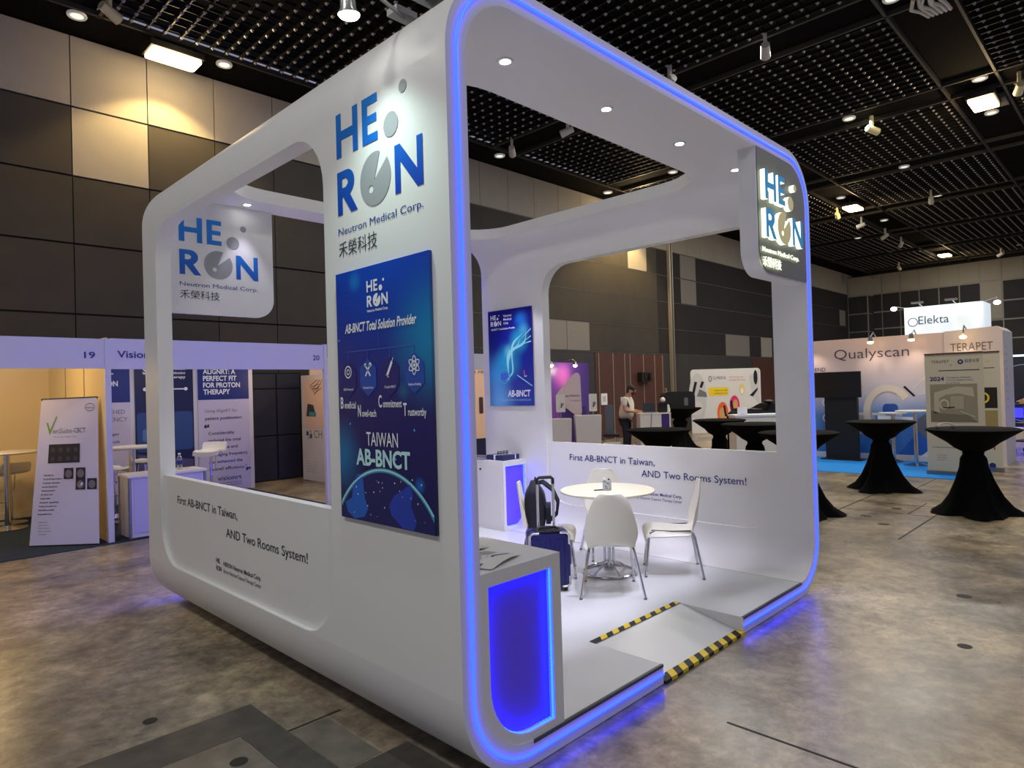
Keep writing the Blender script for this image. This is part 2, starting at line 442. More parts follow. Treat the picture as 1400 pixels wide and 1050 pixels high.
for xi in XCH[:-1]:
    for yj in YCH[:-1]:
        gx, gy = xi + .91, yj + .965
        v = Vector((gx + 1.85 + 1.71, gy + 1.85 + 2.0, 0)); dp = v.dot(fwd); lt = v.dot(right)
        if dp < 5.0 or abs(lt) > dp * .78 + 3.2: continue
        if g0 is None: g0 = gm.build('grid_panel', ceiling, local=True, weld=False); o = g0
        else: o = g0.copy(); COL.objects.link(o); o.parent = ceiling
        o.location = (gx, gy, 7.62)

# ---- ceiling fittings
floods = (((2.30, 9.75, 7.43), 0, 'warm floodlight washing the pale panels at far left of the back wall', 260), ((15.25, .52, 7.43), .0, 'warm floodlight with a grey box beside it, largest at upper right', 300),
          ((22.15, 5.22, 7.43), 0, 'warm floodlight right of the lit grey corner sign', 300), ((35.6, 5.28, 7.55), 0, 'farthest warm floodlight, low over the right wall', 260),
          ((16.1, 9.70, 7.43), 0, 'warm floodlight behind the booth roof, glow on the back wall above the window', 620))
src = None
for loc, rz, l, e in floods:
    if src is None:
        src = thing('floodlight', l, 'floodlight', loc, rz, 'warm ceiling floodlights'); h = MB(); h.box((-.42, -.25, 0), (.42, .25, .10), BLACK); h.build('housing', src, local=True)
        for q_ in (-.3, .3):
            h = MB(); h.tube([(q_, 0, .09), (q_, 0, .252)], .012, TRACK, 6); h.build('drop_rod', src, local=True)
        h = MB(); h.prism(rrect(-.39, -.22, .39, .22, .05), frame((0, 0, 0), (1, 0, 0), (0, -1, 0)), -.0, .05, LAMPWARM); h.build('lens', src, local=True)
    else: dup(src, loc, rz, l)
    lamp('POINT', 'floodlight_glow', (loc[0], loc[1] - (.25 if loc[1] > 9 else 0), loc[2] - .22), e * .22, WARM, .12)
    lamp('SPOT', 'floodlight_beam', (loc[0], loc[1], loc[2] - .02), e * 3.2, (1, .66, .24), .2, (.22 if loc[1] > 9 else 0, 0, 0), 112, .35)
t = thing('sensor_box', 'grey square unit mounted beside the largest warm floodlight', 'ceiling box', (15.9, .50, 7.55), 0)
h = MB(); h.box((-.28, -.3, 0), (.28, .3, .12), mat('grey enclosure', (96, 94, 92), .6)); h.build('case', t, local=True)
h = MB(); h.box((-.1, -.16, -.02), (.0, .16, 0), STEEL); h.build('bracket', t, local=True)
DLB = mat('white downlight rim', (190, 190, 186), .4, emit=.25)
src = None
dls = ((.93, 9.85, 'at far left above the pale wall panels'), (3.2, 9.87, 'right of the far-left floodlight'), (10.2, 9.93, 'seen through the roof hole at its left end'), (14.95, 10.02, 'seen low through the roof hole at its middle'),
       (14.79, 7.65, 'seen through the roof hole at its right end'), (14.59, 2.95, 'above the second grid panel right of the booth'), (19.5, 3.04, 'left of the third grid panel from the booth'), (14.48, .45, 'left of the largest floodlight'),
       (16.76, .6, 'below the largest floodlight and its box'), (23.7, 3.1, 'nearest the pair of white spotlights at right'), (28.2, 3.0, 'third along the right-hand track'), (32.8, 2.9, 'fourth along the right-hand track'),
       (21.4, 5.35, 'just left of the floodlight near the booth edge'), (26.0, 5.31, 'between the two farther floodlights'), (32.9, 6.93, 'over the far corner, lowest row'), (28.5, 6.99, 'close to the booth edge in the far rows'), (10.0, .87, 'at the top edge of the picture, upper right'), (36.3, 2.5, 'farthest right above the grey wall tiles'))
for xx, yy, l in dls:
    l = 'round white recessed downlight ' + l
    if src is None:
        src = thing('downlight', l, 'downlight', (xx, yy, 7.66), 0, 'round ceiling downlights'); h = MB(); h.lathe([(.06, -.005), (.13, -.02), (.14, 0), (.13, .03)], (0, 0, 0), DLB, 24); h.build('rim', src, local=True)
        h = MB(); h.prism(circ(0, 0, .1), frame((0, 0, 0), (1, 0, 0), (0, 1, 0)), -.012, .0, mat('downlight glass', (235, 235, 228), .3, emit=.9)); h.build('lens', src, local=True)
    else: dup(src, (xx, yy, 7.66), 0, l)
SPW = mat('white spotlight body', (196, 196, 190), .4)
SPY = mat('cream spotlight body', (214, 208, 160), .4)
src = {}
spots = ((9.46, 2.68, .4, SPW, 'aimed right, on the track above the booth roof'), (9.27, 4.42, 1.2, SPW, 'just above the blue lit roof edge'), (14.83, 2.55, -.6, SPY, 'hanging below the second grid panel'), (14.72, -.15, .3, SPY, 'cut by the right picture edge'),
         (22.4, 5.8, .2, SPY, 'stack of lamps left of the floodlight near the booth'), (24.7, 5.72, 1.6, SPW, 'first of three small ones in a row by the far floodlight'), (27.5, 5.69, 1.0, SPW, 'second of three small ones in a row'), (29.8, 5.7, .5, SPW, 'third of three small ones in a row'),
         (36.45, 7.46, 0, SPW, 'lowest, over the far corner'), (36.4, 3.2, .9, SPW, 'farthest right over the wall tiles'), (9.56, 8.87, .7, SPW, 'seen through the roof hole at left'), (9.65, 7.22, 2.0, SPW, 'against the roof edge inside the roof hole'), (1.1, 8.8, .4, SPY, 'at the top left corner of the picture'), (22.8, 3.1, .2, SPW, 'beside the round downlight on the third track'))
for xx, yy, rz, m, l in spots:
    l = 'small ' + ('cream' if m is SPY else 'white') + ' track spotlight ' + l
    if m not in src:
        t = src[m] = thing('track_spotlight', l, 'spotlight', (xx, yy, 7.60), rz, 'track spotlights')
        h = MB(); h.box((-.03, -.03, -.2), (.03, .03, .06), m); h.build('stem', t, local=True)
        h = MB(); h.tube([(-.12, 0, -.22), (.16, 0, -.30)], [.07, .085], m, 14); h.build('head', t, local=True)
    else: dup(src[m], (xx, yy, 7.60), rz, l)
t = thing('cable_bundle', 'crumpled white cable bundle in the ceiling channel at the top edge', 'cables', (10.45, .45, 7.56), 0)
h = MB()
for k in range(6): h.tube([(-.35, -.2 + .07 * k, .0), (-.1, -.16 + .07 * k + .05 * (k % 2), -.03), (.15, -.18 + .07 * k, .01), (.4, -.2 + .06 * k, 0)], .03, SPW, 6)
h.build('cable', t, local=True)
# ================================================================ THE BOOTH
BW, BD, BH, RO, T = 3.82, 3.80, 3.44, .40, .11
booth = thing('exhibition_booth', 'large white rounded cube booth outlined with blue light strips, standing on the concrete floor', 'exhibition booth', (BW / 2, BD / 2, 0))
FLW = lambda x: frame((x, BD, 0), (0, -1, 0), UZ)      # viewed from -X, a = BD - Y
Lh = [(BD - y, z) for y, z in rrect(.97, .41, 3.50, 3.0, .30)]
Rh = [(BD - y, z) for y, z in rrect(.28, .41, 2.83, 3.0, .30)]
Z0 = .004
s = MB()
wall = [(0, RO + Z0), (BD, RO + Z0), (BD, BH - RO), (0, BH - RO)]
fx = frame((0, BD, 0), (0, -1, 0), UZ)
s.prism([wall, Lh], fx, -T, 0, WHITE)
fx = frame((BW, BD, 0), (0, -1, 0), UZ)
s.prism([wall, Rh], fx, 0, T, WHITE)
fz = frame((0, 0, 0), (1, 0, 0), (0, 1, 0))
s.prism([[(RO, 0), (BW - RO, 0), (BW - RO, BD), (RO, BD)], rrect(.43, .64, 3.41, 3.48, .45)], fz, BH - T, BH, WHITE)
def corner(cx, cz, a0):
    o = [(cx + RO * math.cos(math.radians(a0 + 90 * i / 14)), cz + RO * math.sin(math.radians(a0 + 90 * i / 14))) for i in range(15)]
    q = [(cx + (RO - T) * math.cos(math.radians(a0 + 90 * i / 14)), cz + (RO - T) * math.sin(math.radians(a0 + 90 * i / 14))) for i in range(15)]
    s.prism([o + q[::-1]], frame((0, 0, 0), (1, 0, 0), UZ), -BD, 0, WHITE, smooth=True)
corner(RO, BH - RO, 90); corner(BW - RO, BH - RO, 0); corner(RO, RO + Z0, 180); corner(BW - RO, RO + Z0, 270)
s.build('shell', booth, sharp=35)
s = MB()
s.prism([[(RO, 0), (1.454, 0), (1.454, .46), (2.432, .46), (2.432, 0), (BW - RO, 0), (BW - RO, BD), (RO, BD)]], fz, Z0, T, WFLOOR, WHITE)
s.build('platform', booth)
s = MB()
for a, b in ((.40, 1.452), (2.434, 3.42)):
    s = MB(); s.box((a, -.004, T - .012), (b, .012, T + .003), mat('dark edge trim', (70, 72, 80), .4)); s.build('edge_trim', booth)
# low infill panels in both side windows
for nm, hole, y0, y1, xs, fxx in (('half_wall_panel', Lh, .97, 3.50, (-.085, -.028), frame((0, BD, 0), (0, -1, 0), UZ)), ('half_wall_panel', Rh, .28, 2.83, (.03, .08), frame((BW, BD, 0), (0, -1, 0), UZ))):
    out = [(BD - y, z) for y, z in rrect(y0 - .004, .40, y1 + .004, 1.07, (.30, .30, 0, 0))]
    s = MB(); s.prism([out], fxx, xs[0], xs[1], WHITE); s.build(nm, booth)
# lettering on the panels
def slogan(fn, a_first, b_first, a_and, b_and, w1, w2, a_s, b_s, txt, cap):
    q = MB()
    q.text('First AB-BNCT in Taiwan,', fn, a_first, b_first, w1, cap, txt, bold=.004)
    q.text('AND Two Rooms System!', fn, a_and, b_and, w2, cap, txt, bold=.004)
    q.build('slogan_lettering', booth); q = MB()
    lm = txt if txt is NAVYTXT else DARKTXT
    q.text('HE.', fn, a_s, b_s + .005, .07, .032, lm, bold=.02); q.text('RON', fn, a_s, b_s - .045, .085, .032, lm, bold=.02)
    q.text('HERON Neutron Medical Corp.', fn, a_s + .12, b_s, .55, .03, lm, bold=.012)
    q.text('Boron Neutron Capture Therapy Center', fn, a_s + .12, b_s - .045, .55, .026, lm)
    return q.build('small_lettering', booth)
slogan(FLW(.028), BD - 3.22, .882, BD - 2.345, .752, 1.055, 1.07, BD - 2.52, .555, DARKTXT, .06)
slogan(FLW(BW - .082), BD - 2.522, .886, BD - 1.625, .774, 1.048, 1.062, BD - 1.86, .60, NAVYTXT, .068)

def logo(q, fn, ox, oy, k, blue, grey, d=.002, depth=0, side=None, name_m=None, cjk_m=None, names=True, dots=True):
    def P(loops, m):
        L = [[(ox + a * k, oy + b * k) for a, b in l] for l in loops]
        if depth: q.prism(L, fn, d, d + depth, m, side)
        else: q.sheet(L, fn, m, d)
    w = .044
    P([[(0, .278), (w, .278), (w, .361), (.19 - w, .361), (.19 - w, .278), (.19, .278), (.19, .492), (.19 - w, .492), (.19 - w, .404), (w, .404), (w, .492), (0, .492)]], blue)
    P([[(.228, .278), (.352, .278), (.352, .318), (.272, .318), (.272, .366), (.345, .366), (.345, .404), (.272, .404), (.272, .452), (.352, .452), (.352, .492), (.228, .492)]], blue)
    bowl = [(.085, .21)] + circ(.085, .149, .066, 12, .061, 88, -60)
    P([[(0, 0), (w, 0), (w, .085), (.05, .085), (.118, 0), (.175, 0), (.112, .088)] + circ(.085, .149, .066, 12, .061, -55, 88) + [(0, .21)], circ(.075, .149, .024, 10) if False else [(w, .128), (w, .172), (.075, .172), (.092, .16), (.095, .15), (.092, .14), (.075, .128)]], blue)
    P([[(.475, 0), (.515, 0), (.515, .137), (.633, 0), (.673, 0), (.673, .212), (.633, .212), (.633, .078), (.515, .212), (.475, .212)]], blue)
    cx, cy, r = .322, .108, .122
    P([circ(cx, cy, r, 40, None, 70, 400 - 2)[::1] + [(cx - .006, cy - .006)], circ(cx - .033, cy - .042, .018, 14)], grey)
    if dots:
        P([circ(.452, .316, .055, 28)], grey); P([circ(.545, .453, .028, 20)], grey)
    if names:
        q.text('Neutron Medical Corp.', fn, ox, oy - .096 * k, .668 * k, .036 * k, name_m, d=d, depth=depth * .12, side=side)
        q.text('禾榮科技', fn, ox, oy - .198 * k, .325 * k, .060 * k, cjk_m or name_m, d=d, depth=depth * .12, side=side)
q = MB(); logo(q, FLW(0), BD - .832, 2.519, 1, LOGOBLUE, LOGOGREY, name_m=mat('deep blue vinyl', (20, 58, 140), .5), cjk_m=mat('dark grey vinyl', (52, 58, 70), .5))
lab(q.build('logo_lettering', booth), 'large blue and grey logo lettering on the outer column')

# hanging logo signs under the roof: one lit facing out at the front, one plain at the back
sg = MB()
fy0 = frame((0, .13, 0), (1, 0, 0), UZ)
sg.prism([rrect(2.84, 2.43, 3.715, 3.335, (.18, 0, .29, 0))], fy0, .0, .128, WHITE, WHITE)
fs = sg.build('front_sign', booth)
sg = MB(); fyf = frame((0, .002, 0), (1, 0, 0), UZ)
sg.prism([rrect(2.856, 2.445, 3.712, 3.332, (.17, 0, .29, 0))], fyf, 0, .006, GREYSIGN); gp = sg.build('sign_face', fs, local=True)
gp.location = -booth.location
q = MB(); logo(q, frame((0, -.004, 0), (1, 0, 0), UZ), 2.872, 2.68, .98, BLUEFACE, TANFACE, d=.012, depth=.035, side=HALO, name_m=HALO, cjk_m=HALO)
q2 = q.build('halo_letters', fs, local=True, weld=False); q2.location = -booth.location; lab(q2, 'raised logo letters with glowing white edges')
sg = MB(); fyb = frame((0, 3.82, 0), (1, 0, 0), UZ)
sg.prism([rrect(.105, 2.365, 1.07, 3.335, (0, .16, 0, .29))], fyb, .02, .065, WHITE)
bs = sg.build('back_sign', booth)
q = MB(); logo(q, frame((0, 3.755, 0), (1, 0, 0), UZ), .262, 2.69, .99, LOGOBLUE, LOGOGREY, name_m=mat('deep blue vinyl', (20, 58, 140), .5), cjk_m=mat('dark grey vinyl', (52, 58, 70), .5))
q2 = q.build('logo_lettering', bs, local=True); q2.location = -booth.location

# LED tubes round the front and back rims
def rim(y, ramp):
    m = T / 2; P = []
    L = rrect(m, m + Z0, BW - m, BH - m, RO - m, 14)
    if not ramp: return [(x, y, z) for x, z in L], True
    L = L[15:] + L[:15]
    i = max(range(len(L)), key=lambda k: 0)
    pts = [(2.436, m + Z0)] + L + [(1.452, m + Z0)]
    return [(x, y, z) for x, z in pts], False
pts, cl = rim(-.003, True)
s = MB(); s.tube(pts, .0065, LEDBLUE, 8, cl); lab(s.build('led_strip', booth), 'glowing blue tube around the front rim')
pts, cl = rim(BD + .008, False)
s = MB(); s.tube(pts, .0125, LEDBACK, 8, cl); lab(s.build('led_strip', booth), 'glowing blue tube around the back rim')
# recessed roof spotlights
for x, y in ((.69, .34), (1.55, .34), (2.40, .34), (3.24, .34), (.79, 3.63), (1.62, 3.63), (2.42, 3.63), (3.2, 3.63)):
    h = MB(); h.lathe([(.028, -.004), (.042, -.006), (.045, .0)], (x, y, BH - T), WHITE, 20, cap=False)
    h.prism([circ(x, y, .030, 20)], frame((0, 0, BH - T), (1, 0, 0), (0, 1, 0)), -.003, .0, LAMPWHITE)
    h.build('recessed_light', booth)
    tilt = (.55 if y < 1 else -.42, 0, 0)
    if x < 1.2 and y > 3: tilt = (-.1, 0, 0)
    lamp('SPOT', 'recessed_light_beam', (x, y, BH - T - .03), 180 if 1 < x < 3 and y < 1 else 90 if x > 1 else 14 if y > 3 else 60, (.80, .78, 1), .03, tilt, 64, .35)

# hazard striped access ramp cut into the platform
ramp = thing('access_ramp', 'low white ramp with yellow and black edge tape at the booth entrance', 'ramp', (1.943, .23, 0))
s = MB(); s.add([(1.458, .052, .02), (2.428, .052, .02), (2.428, .458, T - .002), (1.458, .458, T - .002), (1.458, .052, .002), (2.428, .052, .002), (2.428, .458, .002), (1.458, .458, .002)],
      [(0, 1, 2, 3), (4, 7, 6, 5), (0, 4, 5, 1), (1, 5, 6, 2), (2, 6, 7, 3), (3, 7, 4, 0)], WFLOOR); s.build('ramp_board', ramp)
def tape(x0, x1, y0, y1, z, n, zb, par, skew):
    s = MB(); step = (x1 - x0) / n
    s.box((x0, y0, zb), (x1, y1, z), BLACK)
    for i in range(n):
        a = x0 + step * i; h = step * .5
        c = [(a + h, y0), (min(a + 2 * h, x1), y0), (min(a + 2 * h + skew, x1), y1), (min(a + h + skew, x1), y1)]
        s.sheet([c], frame((0, 0, z), (1, 0, 0), (0, 1, 0)), YELLOW, .0012)
        if zb < z - .01: s.sheet([[(a + h, zb), (min(a + 2 * h, x1), zb), (min(a + 2 * h, x1), z), (a + h, z)]], frame((0, y0, 0), (1, 0, 0), UZ), YELLOW, .0012)
    return s.build('hazard_tape', par)
tape(1.46, 2.428, -.012, .052, .02, 8, .002, ramp, .05)
tape(1.45, 2.43, .462, .51, T + .004, 8, T - .0, booth, .045)

# ---------------------------------------------------------------- posters on the booth walls
p = thing('wall_poster', 'tall blue poster on the booth\'s outer left column with a glowing globe', 'poster', (0, .48, 1.06), 0, 'blue posters on the booth walls')
PW_, PH_ = .726, 1.172
PL = print_mat('deep blue poster print', 2, ((0, (14, 20, 80)), (.45, (34, 26, 104)), (1, (8, 62, 176))), box=(0, PH_),
     glows=(((0, -.36, .82), .36, (8, 140, 190), .8), ((0, .36, .30), .22, (8, 130, 190), .75), ((0, .20, 1.12), .07, (20, 150, 220), .8), ((0, -.16, .60), .06, (20, 120, 160), .6), ((0, -.26, .20), .05, (10, 120, 220), .9), ((0, .0, 1.2), .5, (6, 80, 200), .5)))
s = MB(); s.box((-.016, .12, 1.062), (-.001, .846, 2.234), PL); s.build('board', p)
fp = frame((-.016, .846, 1.062), (0, -1, 0), UZ)
q = MB()
logo(q, fp, .268, .985, .245, WHITETXT, WHITETXT, names=False)
q.text('Neutron Medical Corp.', fp, .268, .962, .165, .012, WHITETXT, bold=.02)
q.text('AB-BNCT Total Solution Provider', fp, .075, .880, .56, .044, WHITETXT, bold=.022, shear=.25)
for b, a, y, w_ in (('eneficial', .055, .523, .098), ('ovel-tech', .205, .485, .115), ('ommitment', .375, .528, .14), ('rustworthy', .56, .492, .125)):
    q.text({'e': 'B', 'o': 'N', 'r': 'T'}[b[0]] if b != 'ommitment' else 'C', fp, a - .035, y, .026, .056, WHITETXT, bold=.02); q.text(b, fp, a, y, w_, .034, WHITETXT, bold=.014)
q.text('TAIWAN', fp, .235, .352, .245, .066, WHITETXT, bold=.004)
q.text('AB-BNCT', fp, .145, .262, .42, .076, mat('pale aqua print', (190, 236, 238), .5), bold=.03)
q.build('lettering', p)
q = MB()
LNE = mat('thin blue line print', (70, 90, 190), .5); HEX = mat('hexagon blue print', (36, 74, 170), .5); HEXD = mat('hexagon dark print', (40, 34, 112), .5)
q.sheet([bar2(.352, .80, .352, .865, .003)], fp, LNE, .002); q.sheet([bar2(.085, .79, .62, .79, .004)], fp, LNE, .002)
for i, (hx, hy) in enumerate(((.095, .66), (.262, .665), (.435, .665), (.612, .672))):
    q.sheet([bar2(hx, hy + .08, hx, .79, .003)], fp, LNE, .002)
    q.sheet([[(hx + .076 * math.sin(k * pi / 3), hy + .088 * math.cos(k * pi / 3)) for k in range(6)]], fp, HEX if i % 2 else HEXD, .0018)
    q.text(('R&D Research', 'Technical Service', 'Drug for BNCT', 'Radiation Shielding')[i], fp, hx, hy - .052, .085, .011, WHITETXT, bold=.01, align='C', d=.003)
ic = .003
q.sheet([circ(.095, .695, .03, 20), circ(.095, .695, .024, 20)], fp, WHITETXT, ic); q.sheet([circ(.095, .695, .014, 16), circ(.095, .695, .009, 16)], fp, WHITETXT, ic)
for dx, dy in ((.02, .02), (-.02, .02)):
    q.sheet([bar2(.262 - dx, .697 - dy * 1.3, .262 + dx, .697 + dy * 1.3, .009)], fp, WHITETXT, ic)
q.sheet([circ(.282, .722, .011, 10)], fp, WHITETXT, ic); q.sheet([circ(.243, .722, .009, 10)], fp, WHITETXT, ic)
q.sheet([bar2(.412, .665, .452, .728, .014)], fp, WHITETXT, ic); q.sheet([bar2(.405, .672, .425, .66, .006)], fp, WHITETXT, ic); q.sheet([bar2(.452, .728, .462, .745, .004)], fp, WHITETXT, ic)
for k in range(3):
    w_ = k * pi / 3 + .5; e1, e2 = [], []
    for t in range(24):
        aa = 2 * pi * t / 24
        for lst, (ra, rb) in ((e1, (.042, .017)), (e2, (.037, .012))):
            xx, yy = ra * math.cos(aa), rb * math.sin(aa); lst.append((.612 + xx * math.cos(w_) - yy * math.sin(w_), .705 + xx * math.sin(w_) + yy * math.cos(w_)))
    q.sheet([e1, e2], fp, WHITETXT, ic + .0003 * k)
q.sheet([circ(.612, .705, .008, 12)], fp, WHITETXT, ic)
q.build('diagram', p)
q = MB()
ge = lambda r, ry, n=60: [(.365 + r * math.cos(pi * i / (n - 1)), -.22 + ry * math.sin(pi * i / (n - 1))) for i in range(n)]
def clip(L): return [(min(max(a, .001), .725), max(b, .001)) for a, b in L]
def arc(r0, r1, m, d):
    a_, b_ = ge(*r0), ge(*r1); a_ = [p_ for p_ in a_ if .002 < p_[0] < .724 and p_[1] > .002]; b_ = [p_ for p_ in b_ if .002 < p_[0] < .724 and p_[1] > .002]
    q.sheet([a_ + b_[::-1]], fp, m, d)
GL = mat('globe navy print', (22, 26, 96), .5)
g_ = [p_ for p_ in ge(.44, .46) if .002 < p_[0] < .724 and p_[1] > .002]
q.sheet([[(.002, .002)] + [(.724, .002)] + [(.724, g_[0][1])] + g_ + [(.002, g_[-1][1])]], fp, GL, .0015)
arc((.462, .475), (.44, .455), mat('globe rim aqua print', (56, 150, 190), .5), .0018)
arc((.458, .47), (.45, .462), mat('globe rim pale print', (176, 226, 226), .5), .002)
LAND = mat('globe land print', (28, 96, 196), .5)
q.sheet([[(.06, .03), (.04, .075), (.10, .10), (.11, .16), (.15, .215), (.195, .215), (.21, .10), (.235, .06), (.20, .02), (.12, .003)]], fp, LAND, .0019)
q.sheet([[(.42, .05), (.40, .09), (.44, .14), (.50, .165), (.56, .20), (.58, .15), (.56, .11), (.60, .04), (.58, .003), (.50, .003)]], fp, mat('globe land indigo print', (34, 62, 178), .5), .0019)
random.seed(3)
for k in range(26): q.sheet([circ(random.uniform(.08, .66), random.uniform(.03, .22), random.choice((.002, .003, .004)), 8)], fp, WHITETXT, .0022)
q.build('globe_artwork', p)
q = MB()
for i in range(8):
    for j in range(14): q.sheet([circ(.02 + .022 * i, 1.13 - .024 * j, .0022, 6)], fp, LNE, .002)
for a_, b_ in ((.10, .45), (.60, .43), (.46, .30), (.02, .85)): q.sheet([circ(a_, b_, .006, 10)], fp, mat('sparkle print', (90, 160, 235), .5), .002)
q.build('dot_pattern', p)

p2 = thing('wall_poster', 'smaller blue poster with swirling aqua light inside the booth by the back counter', 'poster', (3.70, 3.33, 1.47), 0, 'blue posters on the booth walls')
PR = print_mat('electric blue poster print', 2, ((0, (10, 60, 170)), (.3, (14, 40, 160)), (1, (14, 14, 130))), box=(0, 1.12),
     glows=(((0, .26, .36), .34, (70, 170, 235), .85), ((0, .05, .50), .28, (20, 170, 215), .85), ((0, -.14, .74), .20, (40, 190, 220), .8), ((0, -.18, .98), .14, (20, 130, 220), .7), ((0, .2, .05), .34, (110, 185, 240), .8), ((0, .02, .62), .12, (120, 225, 235), .7), ((0, -.22, .86), .12, (90, 200, 235), .6)))
s = MB(); s.box((3.694, 2.985, 1.47), (3.709, 3.685, 2.585), PR); s.build('board', p2)
fp = frame((3.694, 3.685, 1.47), (0, -1, 0), UZ)
q = MB(); logo(q, fp, .045, .935, .26, WHITETXT, WHITETXT, names=False)
for i, t_ in enumerate(('Neutron', 'Medical', 'Corp.')): q.text(t_, fp, .26, 1.03 - .042 * i, .13 if i < 2 else .08, .028, WHITETXT, bold=.012)
q.text('AB-BNCT Total Solution Provider', fp, .045, .885, .40, .022, WHITETXT, bold=.02, shear=.2)
q.text('AB-BNCT', fp, .30, .105, .36, .075, WHITETXT, bold=.025, shear=.1)
q.text('PRECISION DOSE FOR DESERVED LIFE', fp, .19, .055, .47, .022, mat('pale blue print', (150, 190, 235), .5), bold=.01)
q.build('lettering', p2)
q = MB(); SW = mat('pale aqua swirl print', (150, 225, 240), .5)
for ax, ay, sx, sy, ph in ((.40, .55, .16, .30, 0), (.36, .52, .13, .26, 1.0), (.44, .62, .2, .22, 2.2)):
    L1, L2 = [], []
    for i in range(28):
        t = i / 27; x = ax + (t - .5) * sx * 1.6 + .05 * math.sin(7 * t + ph); y = ay + (t - .5) * sy * 2 + .03 * math.cos(9 * t + ph); wv = .012 * math.sin(pi * t) + .001
        L1.append((x - wv, y + wv)); L2.append((x + wv, y - wv))
    q.sheet([L1 + L2[::-1]], fp, SW, .002 + ph * .0002)
q.sheet([bar2(.46, .35, .69, .22, .012)], fp, SW, .003)
for a_, b_, c_, d_ in ((.52, .70, .69, .78), (.50, .74, .69, .86), (.45, .68, .69, .72)): q.sheet([[(a_, b_), (c_, d_ - .008), (c_, d_ + .008)]], fp, SW, .0028)
q.sheet([circ(.25, .34, .085, 24), circ(.25, .34, .075, 24)], fp, mat('mid aqua print', (80, 170, 230), .5), .0025); q.sheet([rrect(.19, .30, .30, .38, .02)], fp, mat('soft blue cell print', (60, 110, 215), .5), .0028)
q.sheet([bar2(.57, .40, .575, .33, .012)], fp, mat('coral print', (225, 120, 120), .5), .0028); q.sheet([bar2(.575, .33, .61, .335, .01)], fp, WHITETXT, .003)
q.build('swirl_artwork', p2)

# ---------------------------------------------------------------- counters with lit niches
def counter(outline, niche, y0, y1, name, label, frontdots=None):
    x0 = min(p_[0] for p_ in outline); x1 = max(p_[0] for p_ in outline)
    t = thing(name, label, 'counter', ((x0 + x1) / 2, (y0 + y1) / 2, T))
    fy = frame((0, y0, 0), (1, 0, 0), UZ)           # n = -Y
    s = MB(); s.prism([outline, niche], fy, -.036, 0, WHITE); s.prism([outline], fy, -(y1 - y0), -.036, WHITE); s.build('carcass', t)
    s = MB(); s.sheet([niche], fy, mat('niche panel with led glow in colour', (110, 84, 226), .35), -.034); s.build('back_panel', t)  # the blue glow of the LED tape is put into the panel colour
    n = len(niche); cx = sum(a for a, b in niche) / n; cy = sum(b for a, b in niche) / n
    s = MB(); inset = [(a + (cx - a) * .012, b + (cy - b) * .006) for a, b in niche]
    s.tube([tuple(fy(a, b, -.014)) for a, b in inset], .003, LEDNICHE, 6, True); s.build('led_strip', t)
    if frontdots:
        s = MB()
        for a, b in frontdots: s.ball(fy(a, b, -.012), .0045, LEDDOT, 6, 4)  # glowing dots drawn for the reflected row of LEDs
        s.build('led_reflection_dots', t)
    return t
o = [(.112, .895), (.112, .40)] + [(.40 - .288 * math.cos(math.radians(9 * i)), .40 - .288 * math.sin(math.radians(9 * i))) for i in range(1, 11)] + [(.612, .112), (.612, .895)]
nch = [(.155, .835), (.155, .43)] + [(.41 - .255 * math.cos(math.radians(9 * i)), .42 - .27 * math.sin(math.radians(9 * i))) for i in range(0, 11)] + [(.552, .150), (.552, .835)]
dots = [(.545, .16 + .0175 * i) for i in range(38)] + [(.545 - .02 * i, .158) for i in range(1, 5)]
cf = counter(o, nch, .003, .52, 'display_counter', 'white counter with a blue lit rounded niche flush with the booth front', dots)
o = [(3.34, T + .002), (3.708, T + .002), (3.708, .87), (3.34, .87)]
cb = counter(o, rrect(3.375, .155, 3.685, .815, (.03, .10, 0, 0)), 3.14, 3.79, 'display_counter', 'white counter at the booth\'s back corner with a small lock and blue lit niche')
s = MB(); s.box((3.336, 3.17, .15), (3.341, 3.76, .83), WHITE); dd = s.build('door', cb)
s = MB(); s.lathe([(.0, 0), (.012, 0), (.012, .008), (0, .008)], (0, 0, 0), BLACK, 12); k_ = s.build('lock', dd, local=True); k_.rotation_euler = (0, -pi / 2, 0); k_.location = (3.336 - cb.location.x, 3.50 - cb.location.y, .77 - cb.location.z)
# leaflets on the front counter
PAPER = mat('printed leaflet paper', (214, 216, 214), .5)
def leaflet(loc, rz, w_, h_, z, label, fold=.02):
    t = thing('leaflet', label, 'leaflet', (loc[0], loc[1], z), rz)
    nx, ny = 8, 4
    G = [[Vector((-w_ / 2 + w_ * i / nx, -h_ / 2 + h_ * j / ny, .003 + fold * abs(math.sin(pi * i / nx)) * .6)) for j in range(ny + 1)] for i in range(nx + 1)]
    s = MB(); s.shell(G, .002, PAPER); s.build('sheet', t, local=True)
    s = MB(); f_ = lambda a, b, d=0: Vector((a, b, .006 + d + fold * abs(math.sin(pi * (a + w_ / 2) / w_)) * .6))
    for k in range(7): s.sheet([[(-w_ * .42, h_ * .36 - k * h_ * .06), (w_ * .02 - (k % 3) * .02, h_ * .36 - k * h_ * .06), (w_ * .02 - (k % 3) * .02, h_ * .34 - k * h_ * .06), (-w_ * .42, h_ * .34 - k * h_ * .06)]], f_, GREYTXT)
    s.sheet([[(-w_ * .45, -h_ * .12), (w_ * .1, -h_ * .06), (w_ * .45, -h_ * .2), (w_ * .45, -h_ * .26), (w_ * .1, -h_ * .13), (-w_ * .45, -h_ * .18)]], f_, mat('blue band print', (36, 64, 140), .5), .001)
    s.sheet([rrect(w_ * .1, h_ * .05, w_ * .42, h_ * .38, .01)], f_, mat('grey photo print', (150, 156, 164), .5)); s.build('print', t, local=True)
    return t
leaflet((.29, .15), .3, .27, .20, .897, 'open folded leaflet with a blue band, nearest on the front counter')
